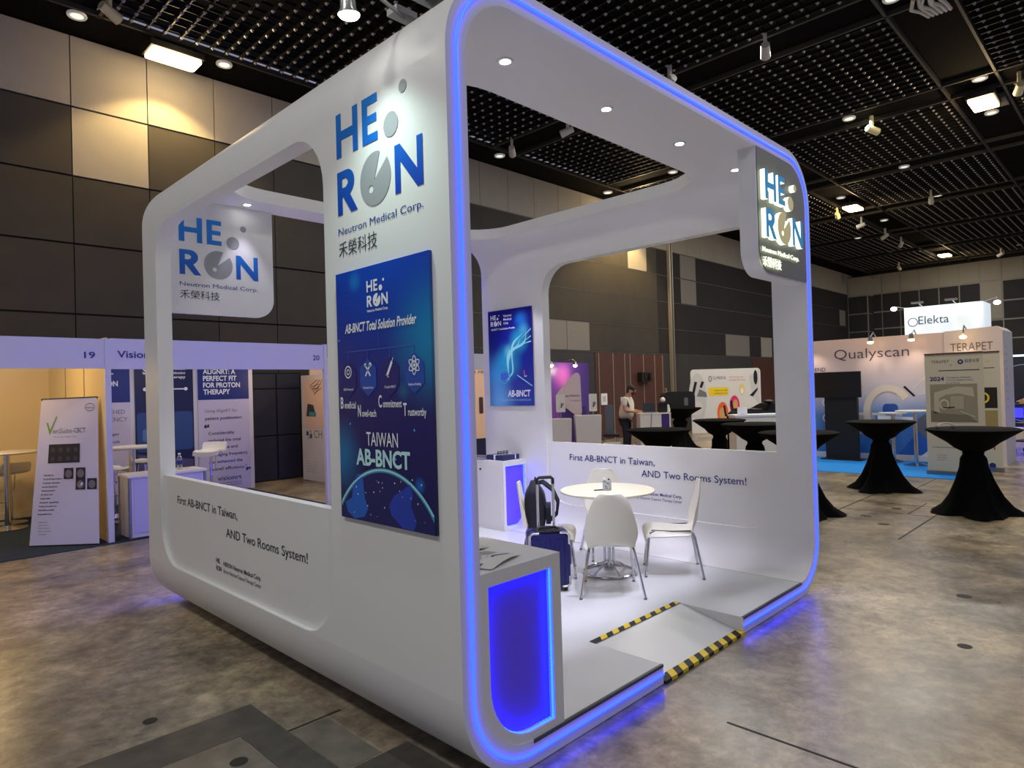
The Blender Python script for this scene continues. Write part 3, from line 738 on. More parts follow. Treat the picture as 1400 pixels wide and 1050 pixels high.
leaflet((.30, .40), .1, .30, .20, .897, 'second pale leaflet lying behind it on the front counter', .012)
# things on the back counter
t = thing('gift_box', 'flat navy box with pale bands on the back corner counter', 'box', (3.53, 3.30, .872), 0)
s = MB(); s.box((-.13, -.10, 0), (.13, .16, .055), mat('navy box', (30, 36, 92), .4)); s.build('carton', t, local=True)
s = MB(); s.box((-.132, .02, .005), (.132, .045, .057), WHITETXT); s.box((.06, -.102, .005), (.075, .162, .0575), WHITETXT); s.build('band', t, local=True)
t = thing('desk_stand', 'small dark wire desk stand on top of the navy box', 'desk stand', (3.52, 3.34, .929), 0)
s = MB()
for k in range(4): s.tube([(-.07 + .045 * k, -.01, .0), (-.06 + .045 * k, 0, .035), (-.04 + .045 * k, 0, .03), (-.03 + .045 * k, .01, .0)], .005, BLACK, 6)
s.tube([(-.08, 0, .005), (.09, 0, .005)], .005, BLACK, 6); s.build('wire', t, local=True)
t = thing('leaflet_pile', 'low pile of dark edged leaflets on the back counter left of the navy box', 'leaflets', (3.45, 3.61, .872), .1)
for k in range(3):
    s = MB(); s.box((-.09, -.12, .011 * k), (.09, .12, .011 * k + .009), PAPER if k == 1 else mat('slate cover', (84, 84, 110), .5)); s.build('leaflet', t, local=True)

# arm spotlight clamped on the booth roof, washing the column
t = thing('arm_spotlight', 'bright round arm spotlight reaching out over the booth\'s left column', 'spotlight', (.18, .52, 3.42))
s = MB(); s.tube([(.20, .53, 3.445), (-.02, .43, 3.42), (-.14, .385, 3.345)], .010, STEEL, 8); s.build('arm', t)
s = MB(); s.tube([(-.2, .385, 3.345), (-.195, .388, 3.27), (-.192, .39, 3.25)], [.03, .034, .048], mat('silver lamp body', (170, 172, 172), .3, .6), 16)
s.tube([(-.14, .385, 3.345), (-.17, .385, 3.33), (-.2, .385, 3.345)], .008, STEEL, 6); s.build('lamp_head', t)
s = MB(); s.ball((-.192, .39, 3.247), (.045, .045, .012), LAMPWHITE, 16, 8); s.build('lens', t)
s = MB(); s.box((.13, .49, 3.44), (.25, .57, 3.47), STEEL); s.build('clamp', t)
lamp('SPOT', 'arm_spotlight_beam', (-.19, .392, 3.21), 48, (.74, 1, .92), .04, (0, math.radians(18), 0), 120, .8)
t = thing('roof_bracket', 'grey bracket standing on the booth roof by its front edge', 'bracket', (.12, .26, 3.42))
s = MB(); s.box((.10, .24, 3.40), (.15, .29, 3.62), STEEL); s.build('post', t)
s = MB(); s.box((.06, .2, 3.4), (.2, .33, 3.445), STEEL); s.build('foot', t)
# ================================================================ FURNITURE INSIDE THE BOOTH
def chair_proto(label):
    t = thing('meeting_chair', label, 'chair', (0, 0, 0), 0, 'white shell chairs in the booth')
    prof = [(.235, .345, .165), (.225, .375, .185), (.19, .395, .195), (.10, .392, .200), (0, .380, .205), (-.10, .376, .195), (-.165, .378, .165), (-.198, .402, .182), (-.212, .455, .203), (-.222, .53, .192), (-.232, .62, .166), (-.241, .69, .140), (-.247, .745, .112), (-.25, .765, .070)]
    G = []
    for i, (x, z, w_) in enumerate(prof):
        row = []
        for j in range(13):
            u = -1 + j / 6; y = w_ * u
            if i < 7: dz = -.05 * abs(u) ** 4 * (1.5 if i < 4 else 1); dx = -.02 * abs(u) ** 3 if i < 2 else 0
            else: dz = 0; dx = .045 * u * u * (1 if i < 10 else .5)
            row.append(Vector((x + dx, y, z + dz)))
        G.append(row)
    s = MB(); s.shell(G, .009, WPLAS); sh = s.build('seat_shell', t, local=True, sharp=60)
    m = sh.modifiers.new('smooth', 'SUBSURF'); m.levels = m.render_levels = 1
    s = MB()
    for sy in (-1, 1):
        s.tube([(.16, .14 * sy, .362), (0, .15 * sy, .358), (-.15, .15 * sy, .362)], .010, CHROME, 8)
    s.tube([(.10, -.15, .357), (.10, .15, .357)], .009, CHROME, 8); s.tube([(-.10, -.15, .357), (-.10, .15, .357)], .009, CHROME, 8); s.build('under_frame', t, local=True)
    for sx in (1, -1):
        for sy in (1, -1):
            fx_, fy_ = (.215, .19) if sx > 0 else (-.235, .232)
            s = MB(); s.tube([(.13 * sx, .145 * sy, .36), (.165 * sx, .16 * sy, .352), (.18 * sx, .168 * sy, .32), (fx_, fy_ * sy, .006)], .010, CHROME, 8)
            s.tube([(fx_, fy_ * sy, .0), (fx_, fy_ * sy, .012)], .012, GREYTXT, 8); s.build('leg', t, local=True)
    return t
ch = chair_proto('white shell chair with chrome legs, nearest, its back to the camera')
ch.location = (2.375, 1.02, T); ch.rotation_euler = (0, 0, math.radians(39.5))
dup(ch, (3.10, .935, T), math.radians(125), 'white shell chair seen from the side, right of the round table')
dup(ch, (2.44, 1.70, T), math.radians(-50), 'white shell chair behind the suitcase holding the black backpack')
dup(ch, (3.225, 1.655, T), math.radians(-133), 'white shell chair mostly hidden behind the round table')

tb = thing('round_table', 'round white meeting table on a chrome ring base inside the booth', 'table', (2.745, 1.306, T))
s = MB(); s.lathe([(.0, .668), (.365, .668), (.388, .676), (.39, .688), (.386, .692), (0, .692)], (0, 0, 0), mat('cream white table laminate', (232, 226, 196), .3), 48, cap=False); s.build('tabletop', tb, local=True)
s = MB()
for k in range(4):
    w_ = pi / 4 + k * pi / 2; s.tube([(.035 * math.cos(w_), .035 * math.sin(w_), .03), (.035 * math.cos(w_), .035 * math.sin(w_), .60), (.12 * math.cos(w_), .12 * math.sin(w_), .665)], .011, CHROME, 10)
s.build('column', tb, local=True)
s = MB(); s.tube([(.215 * math.cos(2 * pi * k / 40), .215 * math.sin(2 * pi * k / 40), .012) for k in range(40)], .011, CHROME, 8, True)
for k in range(6):
    w_ = k * pi / 3; s.tube([(.02 * math.cos(w_), .02 * math.sin(w_), .08), (.09 * math.cos(w_), .09 * math.sin(w_), .075), (.17 * math.cos(w_), .17 * math.sin(w_), .045), (.215 * math.cos(w_), .215 * math.sin(w_), .014)], .008, CHROME, 8)
s.lathe([(.0, .02), (.045, .02), (.045, .1), (0, .1)], (0, 0, 0), CHROME, 16); s.build('ring_base', tb, local=True)
cp = thing('glass_jar', 'small clear jar of dark wrapped sweets on the round white table', 'jar', (2.71, 1.28, T + .693))
GLASS = mat('clear glass', (235, 240, 240), .05, trans=.9)
s = MB(); s.lathe([(.0, .002), (.034, .002), (.036, .01), (.037, .075), (.034, .075), (.033, .012), (0, .01)], (0, 0, 0), GLASS, 20, cap=False); s.build('glass', cp, local=True)
random.seed(5); s = MB()
for k in range(14): s.ball((random.uniform(-.02, .02), random.uniform(-.02, .02), .018 + .006 * k), (.010, .007, .007), (BLACK, WHITETXT, GREYTXT)[k % 3], 8, 5)
s.build('sweets', cp, local=True)
tag((lambda: (lambda s: s.build('pen', origin=(2.655, 1.325, T + .697)))(MB().tube([(2.62, 1.345, T + .697), (2.69, 1.305, T + .697)], .005, BLACK, 6)))(), 'short black pen beside the jar on the round table', 'pen')

# suitcase
NAVYSH = mat('navy ribbed shell', (28, 28, 98), .3); DKPL = mat('black plastic', (16, 16, 20), .4); SILV = mat('silver corner guard', (190, 190, 196), .25, .8)
su = thing('suitcase', 'navy hard shell cabin suitcase with its silver handle pulled up', 'suitcase', (2.095, 1.405, T), math.radians(-45.4 + 6))
s = MB()
F0 = frame((0, 0, 0), (1, 0, 0), UZ)
s.prism([rrect(-.158, .035, .158, .455, .04)], F0, -.095, .085, NAVYSH, smooth=True)
s.prism([rrect(-.145, .047, .145, .443, .035)], F0, .085, .098, NAVYSH, smooth=True)
for k in range(8): s.box((-.126 + .036 * k - .009, -.107, .07), (-.126 + .036 * k + .009, -.09, .40), NAVYSH)
s.build('shell', su, local=True)
s = MB(); s.prism([rrect(-.161, .032, .161, .458, .042), rrect(-.155, .038, .155, .452, .04)], F0, -.006, .010, DKPL)
s.box((-.10, -.10, .452), (.10, .06, .462), DKPL); s.build('zip_band', su, local=True)
s = MB()
for sx in (-1, 1):
    s.tube([(sx * .150, -.10, .36), (sx * .150, -.102, .43), (sx * .13, -.102, .448), (sx * .08, -.10, .450)], .009, SILV, 6)
    s.tube([(sx * .150, -.10, .12), (sx * .150, -.102, .06), (sx * .13, -.102, .045), (sx * .09, -.10, .043)], .009, SILV, 6)
s.build('corner_guard', su, local=True)
s = MB()
for sx in (-.062, .062): s.tube([(sx, .05, .455), (sx, .05, .80)], .011, SILV, 8)
s.tube([(-.062, .05, .80), (-.062, .05, .838), (-.047, .05, .852), (.047, .05, .852), (.062, .05, .838), (.062, .05, .80)], .013, DKPL, 8)
th_ = s.build('trolley_handle', su, local=True); lab(th_, 'silver pull-up handle with black grip')
s = MB(); s.tube([(-.08, -.02, .458), (-.06, -.02, .478), (.06, -.02, .478), (.08, -.02, .458)], .010, DKPL, 8); s.build('carry_handle', su, local=True)
s = MB(); s.tube([(.165, -.01, .18), (.178, -.01, .19), (.178, -.01, .32), (.165, -.01, .33)], .008, SILV, 6); s.box((.158, -.02, .10), (.168, .02, .16), DKPL); s.build('side_handle', su, local=True)
for sx in (-.12, .12):
    for sy in (-.07, .07):
        s = MB(); s.tube([(sx - .012, sy, .022), (sx + .012, sy, .022)], .022, DKPL, 12); s.box((sx - .016, sy - .014, .02), (sx + .016, sy + .014, .045), DKPL); s.build('wheel', su, local=True)
# backpack on the chair
bp_ = thing('backpack', 'black backpack standing on the chair behind the suitcase', 'backpack', (2.415, 1.725, T + .385), math.radians(-50)); bp_.scale = (.80, .80, .82)
BK = mat('black nylon', (20, 20, 36), .7, noise=.2, nscale=14)
G = []
for i in range(12):
    z = .46 * i / 11; t_ = i / 11; wx = .085 + .03 * math.sin(pi * min(t_ * 1.1, 1)) - (.05 * max(0, t_ - .75) / .25); wy = .15 - .015 * t_ - (.07 * max(0, t_ - .8) / .2)
    row = [Vector((-.075 + .02 * t_ * -1 + wx * (abs(math.cos(a)) ** .6) * (1 if math.cos(a) > 0 else -1), wy * (abs(math.sin(a)) ** .6) * (1 if math.sin(a) > 0 else -1), z + .012)) for a in [2 * pi * k / 24 for k in range(24)]]
    G.append(row)
s = MB(); V = [p_ for r in G for p_ in r]; Fc = [(i * 24 + k, i * 24 + (k + 1) % 24, (i + 1) * 24 + (k + 1) % 24, (i + 1) * 24 + k) for i in range(11) for k in range(24)]
s.add(V, Fc + [tuple(range(24)), tuple(range(11 * 24, 12 * 24))], BK, True); s.build('bag_body', bp_, local=True)
s = MB(); s.prism([rrect(-.11, .04, .11, .24, .04)], frame((.025, 0, 0), (0, 1, 0), UZ), .0, .05, BK, smooth=True); s.build('front_pocket', bp_, local=True)
for sy in (-.09, .05):
    s = MB(); s.tube([(-.06, sy, .45), (.0, sy - .05, .47), (.10, sy - .09, .40), (.155, sy - .10, .28), (.14, sy - .09, .16), (.05, sy - .05, .06)], [.012, .016, .018, .018, .014, .010], BK, 8); s.build('shoulder_strap', bp_, local=True)
s = MB(); s.tube([(-.08, -.04, .46), (-.08, -.03, .50), (-.08, .03, .50), (-.08, .04, .46)], .010, BK, 8); s.build('grab_loop', bp_, local=True)
# ================================================================ NEIGHBOURING STANDS
SHELLW = mat('white shell scheme panel', (212, 210, 214), .5)
LAV = mat('pale lavender print', (200, 192, 216), .5); NAVYP = mat('navy print', (22, 44, 120), .45); NAVY2 = mat('dark navy photo print', (20, 30, 70), .4)
CARPET = mat('dark navy carpet', (28, 46, 64), .95, noise=.25, nscale=60)
VIOLETTXT = mat('dark violet print', (62, 50, 120), .5)
def fY(x, y, z=0): return frame((x, y, z), (1, 0, 0), UZ)        # a surface facing the camera side (-Y)
def carpet(name, lo, hi, m, label):
    s = MB(); s.box((lo[0], lo[1], 0.0), (hi[0], hi[1], .008), m); o = s.build(name, origin=((lo[0] + hi[0]) / 2, (lo[1] + hi[1]) / 2, 0)); return tag(o, label, 'carpet')
carpet('carpet', (-5, 6.68), (3.45, 9.78), CARPET, 'dark navy carpet under the two shell stands at left')
YF = 6.75
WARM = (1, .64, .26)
st = thing('shell_stand', 'white shell stand at far left with fascia number 19 and warm lit cream walls', 'exhibition stand', (-1.5, 8.2, .008), 0, 'white shell stands')
s = MB(); s.box((-5, YF, 2.035), (.44, YF + .03, 2.38), SHELLW); s.build('fascia', st)
s = MB(); s.text('19', fY(.235, YF), 0, 2.155, .11, .075, VIOLETTXT, bold=.02); s.build('lettering', st)
s = MB(); s.box((.44, YF - .01, .01), (.50, YF + .05, 2.385), SHELLW); s.build('post', st)
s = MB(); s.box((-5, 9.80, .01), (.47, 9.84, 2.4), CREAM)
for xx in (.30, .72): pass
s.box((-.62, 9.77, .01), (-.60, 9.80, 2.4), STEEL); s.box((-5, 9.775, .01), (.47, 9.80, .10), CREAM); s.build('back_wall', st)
s = MB(); s.box((.455, YF + .05, .01), (.485, 9.80, 2.4), CREAM); s.box((.448, YF + .05, .01), (.492, 9.80, .10), CREAM)
for yy in (7.75, 8.75): s.box((.45, yy, .1), (.49, yy + .025, 2.4), STEEL)
s.build('side_wall', st)
s = MB(); s.box((-.95, 7.3, 2.36), (-.35, 7.4, 2.42), BLACK); s.box((-.93, 7.31, 2.345), (-.37, 7.39, 2.36), LAMPWARM); s.build('strip_light', st)
lamp('POINT', 'stand_strip_glow', (-.65, 7.9, 2.15), 40, WARM, .15)
lamp('POINT', 'stand_strip_glow', (-2.6, 7.9, 2.15), 26, WARM, .15)
st2 = thing('shell_stand', 'white shell stand with fascia number 20 and blue printed wall panels', 'exhibition stand', (1.9, 8.2, .008), 0, 'white shell stands')
s = MB(); s.box((.50, YF, 2.03), (3.30, YF + .03, 2.39), SHELLW); s.build('fascia', st2)
s = MB(); s.text('Vision RT', fY(.57, YF), 0, 2.165, .56, .085, VIOLETTXT, bold=.02); s.text('20', fY(3.085, YF), 0, 2.165, .105, .075, VIOLETTXT, bold=.02); s.build('lettering', st2)
s = MB(); s.box((3.26, YF - .01, .01), (3.31, YF + .05, 2.40), SHELLW); s.build('post', st2)
s = MB(); s.box((.505, 9.80, .01), (3.54, 9.84, 2.4), SHELLW); s.build('back_wall', st2)
for (a, b, kind) in ((.52, 1.53, 0), (1.60, 2.50, 1), (2.575, 3.46, 2)):
    s = MB(); fp = frame((a, 9.785, .03), (1, 0, 0), UZ); wd = b - a
    s.box((a, 9.785, .03), (b, 9.80, 2.36), LAV if kind != 1 else NAVY2)
    if kind != 1: s.sheet([[(0, 1.60), (wd, 1.60), (wd, 2.33), (0, 2.33)]], fp, NAVYP, .001)
    if kind == 0:
        s.text('A FIT', fp, .78, 1.98, .36, .085, WHITETXT, bold=.03, align='R'); s.text('FOR MOTION', fp, .84, 1.86, .60, .085, WHITETXT, bold=.03, align='R')
        s.text('MATCHED', fp, wd - .08, 1.42, .40, .07, GREYTXT, align='R'); s.text('EFFICIENCY', fp, wd - .04, 1.30, .5, .07, GREYTXT, align='R')
        for i in range(6): s.text(('Senior Manager', 'A range of tools', 'is an advanced', 'way to plan', 'patient control', 'treatment')[i], fp, .3, 1.08 - .12 * i - (.15 if i > 2 else 0), .55, .045, DARKTXT, bold=.01)
    elif kind == 1:
        s.text('SGRT', fp, .12, 2.05, .3, .13, WHITETXT, bold=.03)
        for i in range(3): s.text(('Confident', 'Positioning', 'Therapy')[i], fp, .5, 2.12 - .07 * i, .28, .045, WHITETXT, bold=.02)
        s.sheet([bar2(.15, 1.80, .78, 1.80, .02)], fp, WHITETXT, .001); s.sheet([circ(.15, 1.80, .03, 14)], fp, WHITETXT, .0015); s.sheet([circ(.53, 1.80, .05, 18), circ(.53, 1.80, .03, 18)], fp, WHITETXT, .0015); s.sheet([circ(.78, 1.80, .03, 14)], fp, WHITETXT, .0015)
        s.sheet([rrect(.02, .78, .88, 1.42, .05)], fp, mat('mid navy photo print', (48, 74, 128), .4), .001); s.sheet([rrect(.1, .95, .5, 1.15, .04)], fp, mat('steel blue photo print', (84, 120, 170), .4), .0015)
        s.sheet([[(.02, .02), (.88, .02), (.88, .6), (.02, .75)]], fp, mat('grey violet photo print', (86, 80, 112), .4), .001)
    else:
        for i, t_ in enumerate(('ALIGNRT: A', 'PERFECT FIT', 'FOR PROTON', 'THERAPY')): s.text(t_, fp, .09, 2.05 - .118 * i, (.56, .58, .64, .46)[i], .088, WHITETXT, bold=.03)
        s.text('Using AlignRT for', fp, .11, 1.38, .56, .055, GREYTXT); s.text('patient positioning:', fp, .11, 1.25, .64, .055, VIOLETTXT, bold=.02)
        for i, t_ in enumerate(('Considerably', 'reduced the total', 'setup time and', 'reimaging frequency', 'and enhanced the', 'overall efficiency."')): s.text(t_, fp, .16, .99 - .125 * i, (.45, .56, .5, .68, .58, .66)[i], .055, VIOLETTXT, bold=.015)
        s.text('“', fp, .09, 1.04, .09, .13, NAVYP, bold=.05); s.text('”', fp, .80, .24, .09, .13, NAVYP, bold=.05)
        s.text('visionrt', fp, .30, .18, .42, .08, NAVYP, bold=.01)
        for k in range(2): s.sheet([bar2(.3, .13 - .04 * k, .72, .13 - .04 * k, .008)], fp, NAVYP, .001)
    s.build('printed_panel', st2)
lamp('AREA', 'stand_panel_glow', (1.9, 8.3, 2.38), 10, (1, .9, .8), .8)
# stand further right, seen past the inner column
st3 = thing('shell_stand', 'white shell stand with peach walls seen in the gap beside the inner blue poster', 'exhibition stand', (7, 8.3, .0), 0, 'white shell stands')
s = MB(); s.box((4.65, YF, 2.03), (7.6, YF + .03, 2.32), SHELLW); s.build('fascia', st3)
s = MB(); s.box((4.65, YF + .3, .01), (4.69, 10.1, 2.05), SHELLW)
fpx = frame((4.648, 10.05, .0), (0, -1, 0), UZ)
PINKP = mat('pink photo print', (226, 196, 180), .5)
s.sheet([[(.06, .05), (.90, .05), (.90, 1.98), (.06, 1.98)]], fpx, SHELLW, .001); s.sheet([[(.08, 1.02), (.88, 1.02), (.88, 1.96), (.08, 1.96)]], fpx, PINKP, .002)
for k in range(7): s.sheet([bar2(.30 + .03 * k, 1.84 - .03 * k, .60 + .03 * k, 1.95 - .08 * (k % 3), .012)], fpx, DARKTXT, .003 + .0002 * k)
s.sheet([[(.14, 1.25), (.20, 1.50), (.42, 1.47), (.52, 1.25)]], fpx, mat('dark coach print', (66, 70, 86), .5), .003); s.sheet([[(.24, 1.26), (.26, 1.34), (.52, 1.33), (.52, 1.26)]], fpx, mat('teal print', (80, 150, 170), .5), .0035)
for (a_, b_, r_, c_) in ((.17, .92, .05, (46, 60, 150)), (.30, .87, .05, (40, 120, 70)), (.29, .96, .035, (226, 150, 60)), (.22, .83, .02, (190, 50, 50))): s.sheet([circ(a_, b_, r_, 16)], fpx, mat('dot print %d' % c_[0], c_, .5), .003)
s.text('CH', fpx, .42, .84, .3, .16, GREYTXT)
for i in range(6):
    for j in range(5): s.sheet([circ(.12 + .07 * i, .18 + .05 * j, .008 + .001 * (5 - j), 6)], fpx, GREYTXT, .003)
s.build('side_wall', st3)
s = MB(); s.box((4.69, 9.80, .01), (10.4, 9.84, 2.4), mat('peach printed wall', (232, 196, 168), .5)); s.build('back_wall', st3)
s = MB(); fp = frame((8.7, 9.795, 0), (1, 0, 0), UZ); s.text('through research', fp, -.35, 2.08, 1.5, .09, DARKTXT, d=.003)
for a_, b_, c_, e_ in ((.05, .9, .22, 1.45), (.42, 1.1, .55, 1.5), (.0, .3, .18, .8)): s.sheet([rrect(a_, b_, c_, e_, .03)], fp, mat('dark figure print', (60, 40, 60), .5), .003)
s.sheet([[(-.2, .0), (.8, .0), (.8, .5), (-.2, .5)]], fp, NAVY2, .0025); s.build('print', st3)
lamp('POINT', 'stand_glow', (8.3, 8.4, 2.1), 18, WARM, .15)
lamp('POINT', 'stand_glow', (3.9, 9.2, 2.0), 8, WARM, .1)

# leaning display banner
bl, br, tl, tr = Vector((-.227, 7.291, .018)), Vector((.341, 6.746, .018)), Vector((-.04, 7.52, 1.70)), Vector((.428, 7.03, 1.71))
bn = thing('banner_stand', 'white leaning banner with grey scan pictures in front of the far left stand', 'banner', (.06, 7.02, .0))
def bq(a, b, d=0):      # a,b in 0..1 over the banner sheet
    p0 = bl.lerp(br, a); p1 = tl.lerp(tr, a); n_ = (br - bl).cross(tl - bl).normalized(); return p0.lerp(p1, b) + n_ * d
s = MB(); G = [[bq(i / 6, j / 10) for j in range(11)] for i in range(7)]
s.shell(G, -.006, mat('white banner fabric', (212, 208, 218), .5)); s.build('sheet', bn)
s = MB()
def rq(a0, b0, a1, b1, m, d=.003): s.sheet([[(a0, b0), (a1, b0), (a1, b1), (a0, b1)]], bq, m, d)
bt = lambda a, b, d=0: bq(a / .787, b / 1.72, d)
SCAN = mat('dark scan print', (34, 30, 34), .5); SCAN2 = mat('grey scan print', (120, 112, 112), .5)
rq(.19, .55, .70, .68, SCAN)
for i in range(4):
    for j in range(2): s.sheet([circ(.26 + .125 * i, .58 + .06 * j, .035, 12, .018)], bq, mat('faint scan print', (66, 60, 62), .5), .0035)
for a_, b_, m_ in ((.53, .475, SCAN), (.72, .475, SCAN), (.72, .40, SCAN), (.90, .40, SCAN)):
    rq(a_ - .075, b_ - .035, a_ + .075, b_ + .04, m_, .004); s.sheet([circ(a_, b_, .055, 14, .028)], bq, SCAN2, .0045)
s.sheet([[(.70, .385), (.74, .40), (.74, .385), (.76, .41), (.74, .415)]], bq, WHITETXT, .005)
GREENP = mat('green print', (120, 160, 40), .5)
s.sheet([[(.12, .83), (.19, .745), (.30, .87), (.28, .875), (.19, .78), (.145, .835)]], bq, GREENP, .003)
s.text('eriSuite', bt, .19, 1.30, .25, .06, mat('brown grey print', (130, 105, 90), .5)); s.text('-CBCT', bt, .45, 1.30, .17, .06, DARKTXT)
s.text('The volumetric imaging solution', bt, .20, 1.25, .30, .016, GREYTXT)
s.sheet([circ(.86, .93, .085, 28, .028), circ(.86, .93, .078, 28, .024)], bq, DARKTXT, .003); s.text('MedCom', bt, .625, 1.585, .10, .022, DARKTXT)
for i, t_ in enumerate(('Key features', '2D and 3D image guidance', 'Automatic registration', 'and fusion', 'Patient position', '6D robotic couch', 'Automatic workflow', 'Image quality', 'Proton and carbon ion', 'DICOM worklist', 'Extended field of view')):
    s.text(t_, bt, .11 - .004 * i, .80 - .045 * i, .12 + .022 * ((i * 5) % 6), .018, DARKTXT, bold=.02)
for i, t_ in enumerate(('MedCom GmbH', 'Dolivostrasse 11', '64293 Darmstadt', 'Germany', 'medcom-online.de')): s.text(t_, bt, .085, .26 - .034 * i, .10 + .016 * (i % 4), .014, GREYTXT)
s.build('print', bn)
s = MB()
for p_, q_ in ((bl, br), (tl, tr)): s.tube([tuple(p_), tuple(q_)], .007, BLACK, 6)
ctr = (bl + br) / 2 + Vector((.25, .25, 0)); 
for q_ in (tl, tr): s.tube([tuple(q_), (ctr.x - .1, ctr.y + .1, .9), (ctr.x, ctr.y, .026)], .007, BLACK, 6)
s.build('x_frame', bn)

# bar tables and stools
TABW = mat('white table top', (232, 228, 216), .3)
def bar_table(loc, label, r=.35, h=1.02, group='white bar tables'):
    t = thing('bar_table', label, 'bar table', loc, 0, group)
    s = MB(); s.lathe([(0, h - .03), (r - .015, h - .03), (r, h - .015), (r - .005, h), (0, h)], (0, 0, 0), TABW, 32, cap=False); s.build('tabletop', t, local=True)
    s = MB(); s.lathe([(.035, .02), (.035, h - .03)], (0, 0, 0), CHROME, 16); s.build('column', t, local=True)
    s = MB(); s.lathe([(0, .0), (.22, .0), (.22, .012), (.10, .035), (.04, .05), (0, .05)], (0, 0, 0), CHROME, 28, cap=False); s.build('base', t, local=True); return t
def bar_stool(loc, rz, label, h=.68):
    t = thing('bar_stool', label, 'stool', loc, rz, 'white bar stools')
    prof = [(.17, h - .03), (.18, h), (.10, h + .01), (0, h), (-.12, h + .005), (-.17, h + .05), (-.19, h + .13), (-.195, h + .16)]
    G = [[Vector((x + .03 * (u * u) * (i > 4), .19 * u * (1 - .1 * (i > 6)), z + .02 * u ** 4 * (i <= 4))) for u in [-1 + j / 4 for j in range(9)]] for i, (x, z) in enumerate(prof)]
    s = MB(); s.shell(G, -.03, TABW); s.build('seat', t, local=True, sharp=70)
    s = MB(); s.lathe([(.028, .03), (.028, .36), (.018, .36), (.018, h - .02)], (0, 0, 0), CHROME, 14); s.build('column', t, local=True)
    s = MB(); s.tube([(.02, 0, .30), (.17, -.02, .28), (.19, -.10, .28), (.19, .10, .28), (.17, .02, .28), (.02, 0, .30)], .009, CHROME, 6)
    s.tube([(.13, -.13, h - .03), (.15, -.13, h - .25), (.15, .13, h - .25), (.13, .13, h - .03)], .007, CHROME, 6); s.build('footrest', t, local=True)
    s = MB(); s.lathe([(0, 0), (.20, 0), (.20, .012), (.08, .03), (.03, .05), (0, .05)], (0, 0, 0), CHROME, 28, cap=False); s.build('base', t, local=True); return t
CZ = .009
bar_table((-.20, 8.86, CZ), 'round white bar table at the far left picture edge')
bar_stool((-.10, 9.35, CZ), 1.9, 'white bar stool behind the far left bar table')
bar_table((1.06, 8.07, CZ), 'white bar table inside the blue panel stand, left of the booth frame', .32)
bar_stool((.98, 8.62, CZ), .3, 'white bar stool beside the dividing post of the two left stands', .66)
bar_stool((1.56, 9.2, CZ), 2.6, 'white bar stool with black arm behind the table in the blue panel stand', .68)
bar_stool((2.29, 8.53, CZ), -2.35, 'white bar stool seen through the left window in front of the quote panel', .80)
cn = thing('stand_counter', 'white lockable counter at the front of the blue panel stand', 'counter', (1.2, 6.95, .009))
s = MB(); s.box((.665, 6.74, .02), (1.53, 7.14, .735), SHELLW); s.build('carcass', cn)
s = MB(); s.box((.71, 6.732, .07), (1.49, 6.742, .70), mat('frosted counter panel', (190, 186, 215), .4)); s.build('front_panel', cn)
s = MB(); s.box((.645, 6.71, .735), (1.55, 7.16, .762), TABW); s.build('worktop', cn)
for xx in (.667, 1.528):
    for yy in (6.742, 7.138): s = MB(); s.lathe([(.018, .01), (.018, .735)], (xx, yy, 0), STEEL, 10); s.build('corner_profile', cn)
bo = thing('water_bottle', 'small clear water bottle with blue label on the stand counter', 'bottle', (1.30, 6.95, .763))
s = MB(); s.lathe([(0, 0), (.032, .002), (.033, .12), (.028, .15), (.014, .175), (.014, .185)], (0, 0, 0), GLASS, 16); s.build('bottle_body', bo, local=True)
s = MB(); s.lathe([(.0338, .06), (.0338, .11)], (0, 0, 0), NAVYP, 16, cap=False); s.build('bottle_label', bo, local=True)
s = MB(); s.lathe([(0, .185), (.016, .185), (.016, .205), (0, .205)], (0, 0, 0), WHITETXT, 12); s.build('cap', bo, local=True)

# ---------------------------------------------------------------- black cloth cocktail tables
def cocktail(loc, rz, label, r=.49, h=1.03, wr=.10, br_=.44, seed=0):
    t = thing('cocktail_table', label, 'cocktail table', loc, rz, 'black draped cocktail tables')
    s = MB(); s.lathe([(0, h), (r - .03, h + .001), (r, h - .008), (r, h - .02)], (0, 0, 0), CLOTH, 40, cap=False); s.build('top_cover', t, local=True)
    prof = [(r, h - .02), (r * .80, h - .085), (r * .55, h - .165), (wr * 1.9, h - .235), (wr, h - .285), (wr * 1.02, h - .30), (wr * 1.35, h - .36), (.145, .56), (.185, .40), (.245, .22), (.31, .10), (br_ * .93, .012)]
    def fn(q, z, w_):
        if z > h - .31: return q, z
        k = (h - .31 - z) / (h - .31)
        return q * (1 + .22 * k * math.cos(4 * w_ + seed) + .10 * k * math.sin(7 * w_ + seed * 2) + .05 * k * math.sin(13 * w_ + seed)), z
    s = MB(); s.lathe(prof, (0, 0, 0), CLOTH, 64, fn, cap=False); s.build('cloth_skirt', t, local=True, sharp=80)
    s = MB(); s.tube([(wr * 1.03 * math.cos(2 * pi * k / 24), wr * 1.03 * math.sin(2 * pi * k / 24), h - .293) for k in range(24)], .012, CLOTH, 6, True); s.build('tie_band', t, local=True); return t
cocktail((7.85, -.36, 0), .5, 'black draped cocktail table nearest the camera at the right', seed=.3)
cocktail((9.20, 1.02, 0), .2, 'black draped cocktail table in front of the blue carpet right of the booth', .47, seed=1.2)
cocktail((6.62, 1.23, 0), 1.1, 'black draped cocktail table mostly hidden behind the right booth edge', .47, seed=2.2)
cocktail((8.17, 2.50, 0), .8, 'black draped cocktail table at the right end of the booth\'s right window', seed=.9)
cocktail((9.10, 3.56, 0), .1, 'black draped cocktail table in the window below the round photo board pictures', .45, seed=1.7)
cocktail((6.53, 3.18, 0), .4, 'black draped cocktail table lowest in the window, in front of the standing man', .46, seed=2.9)
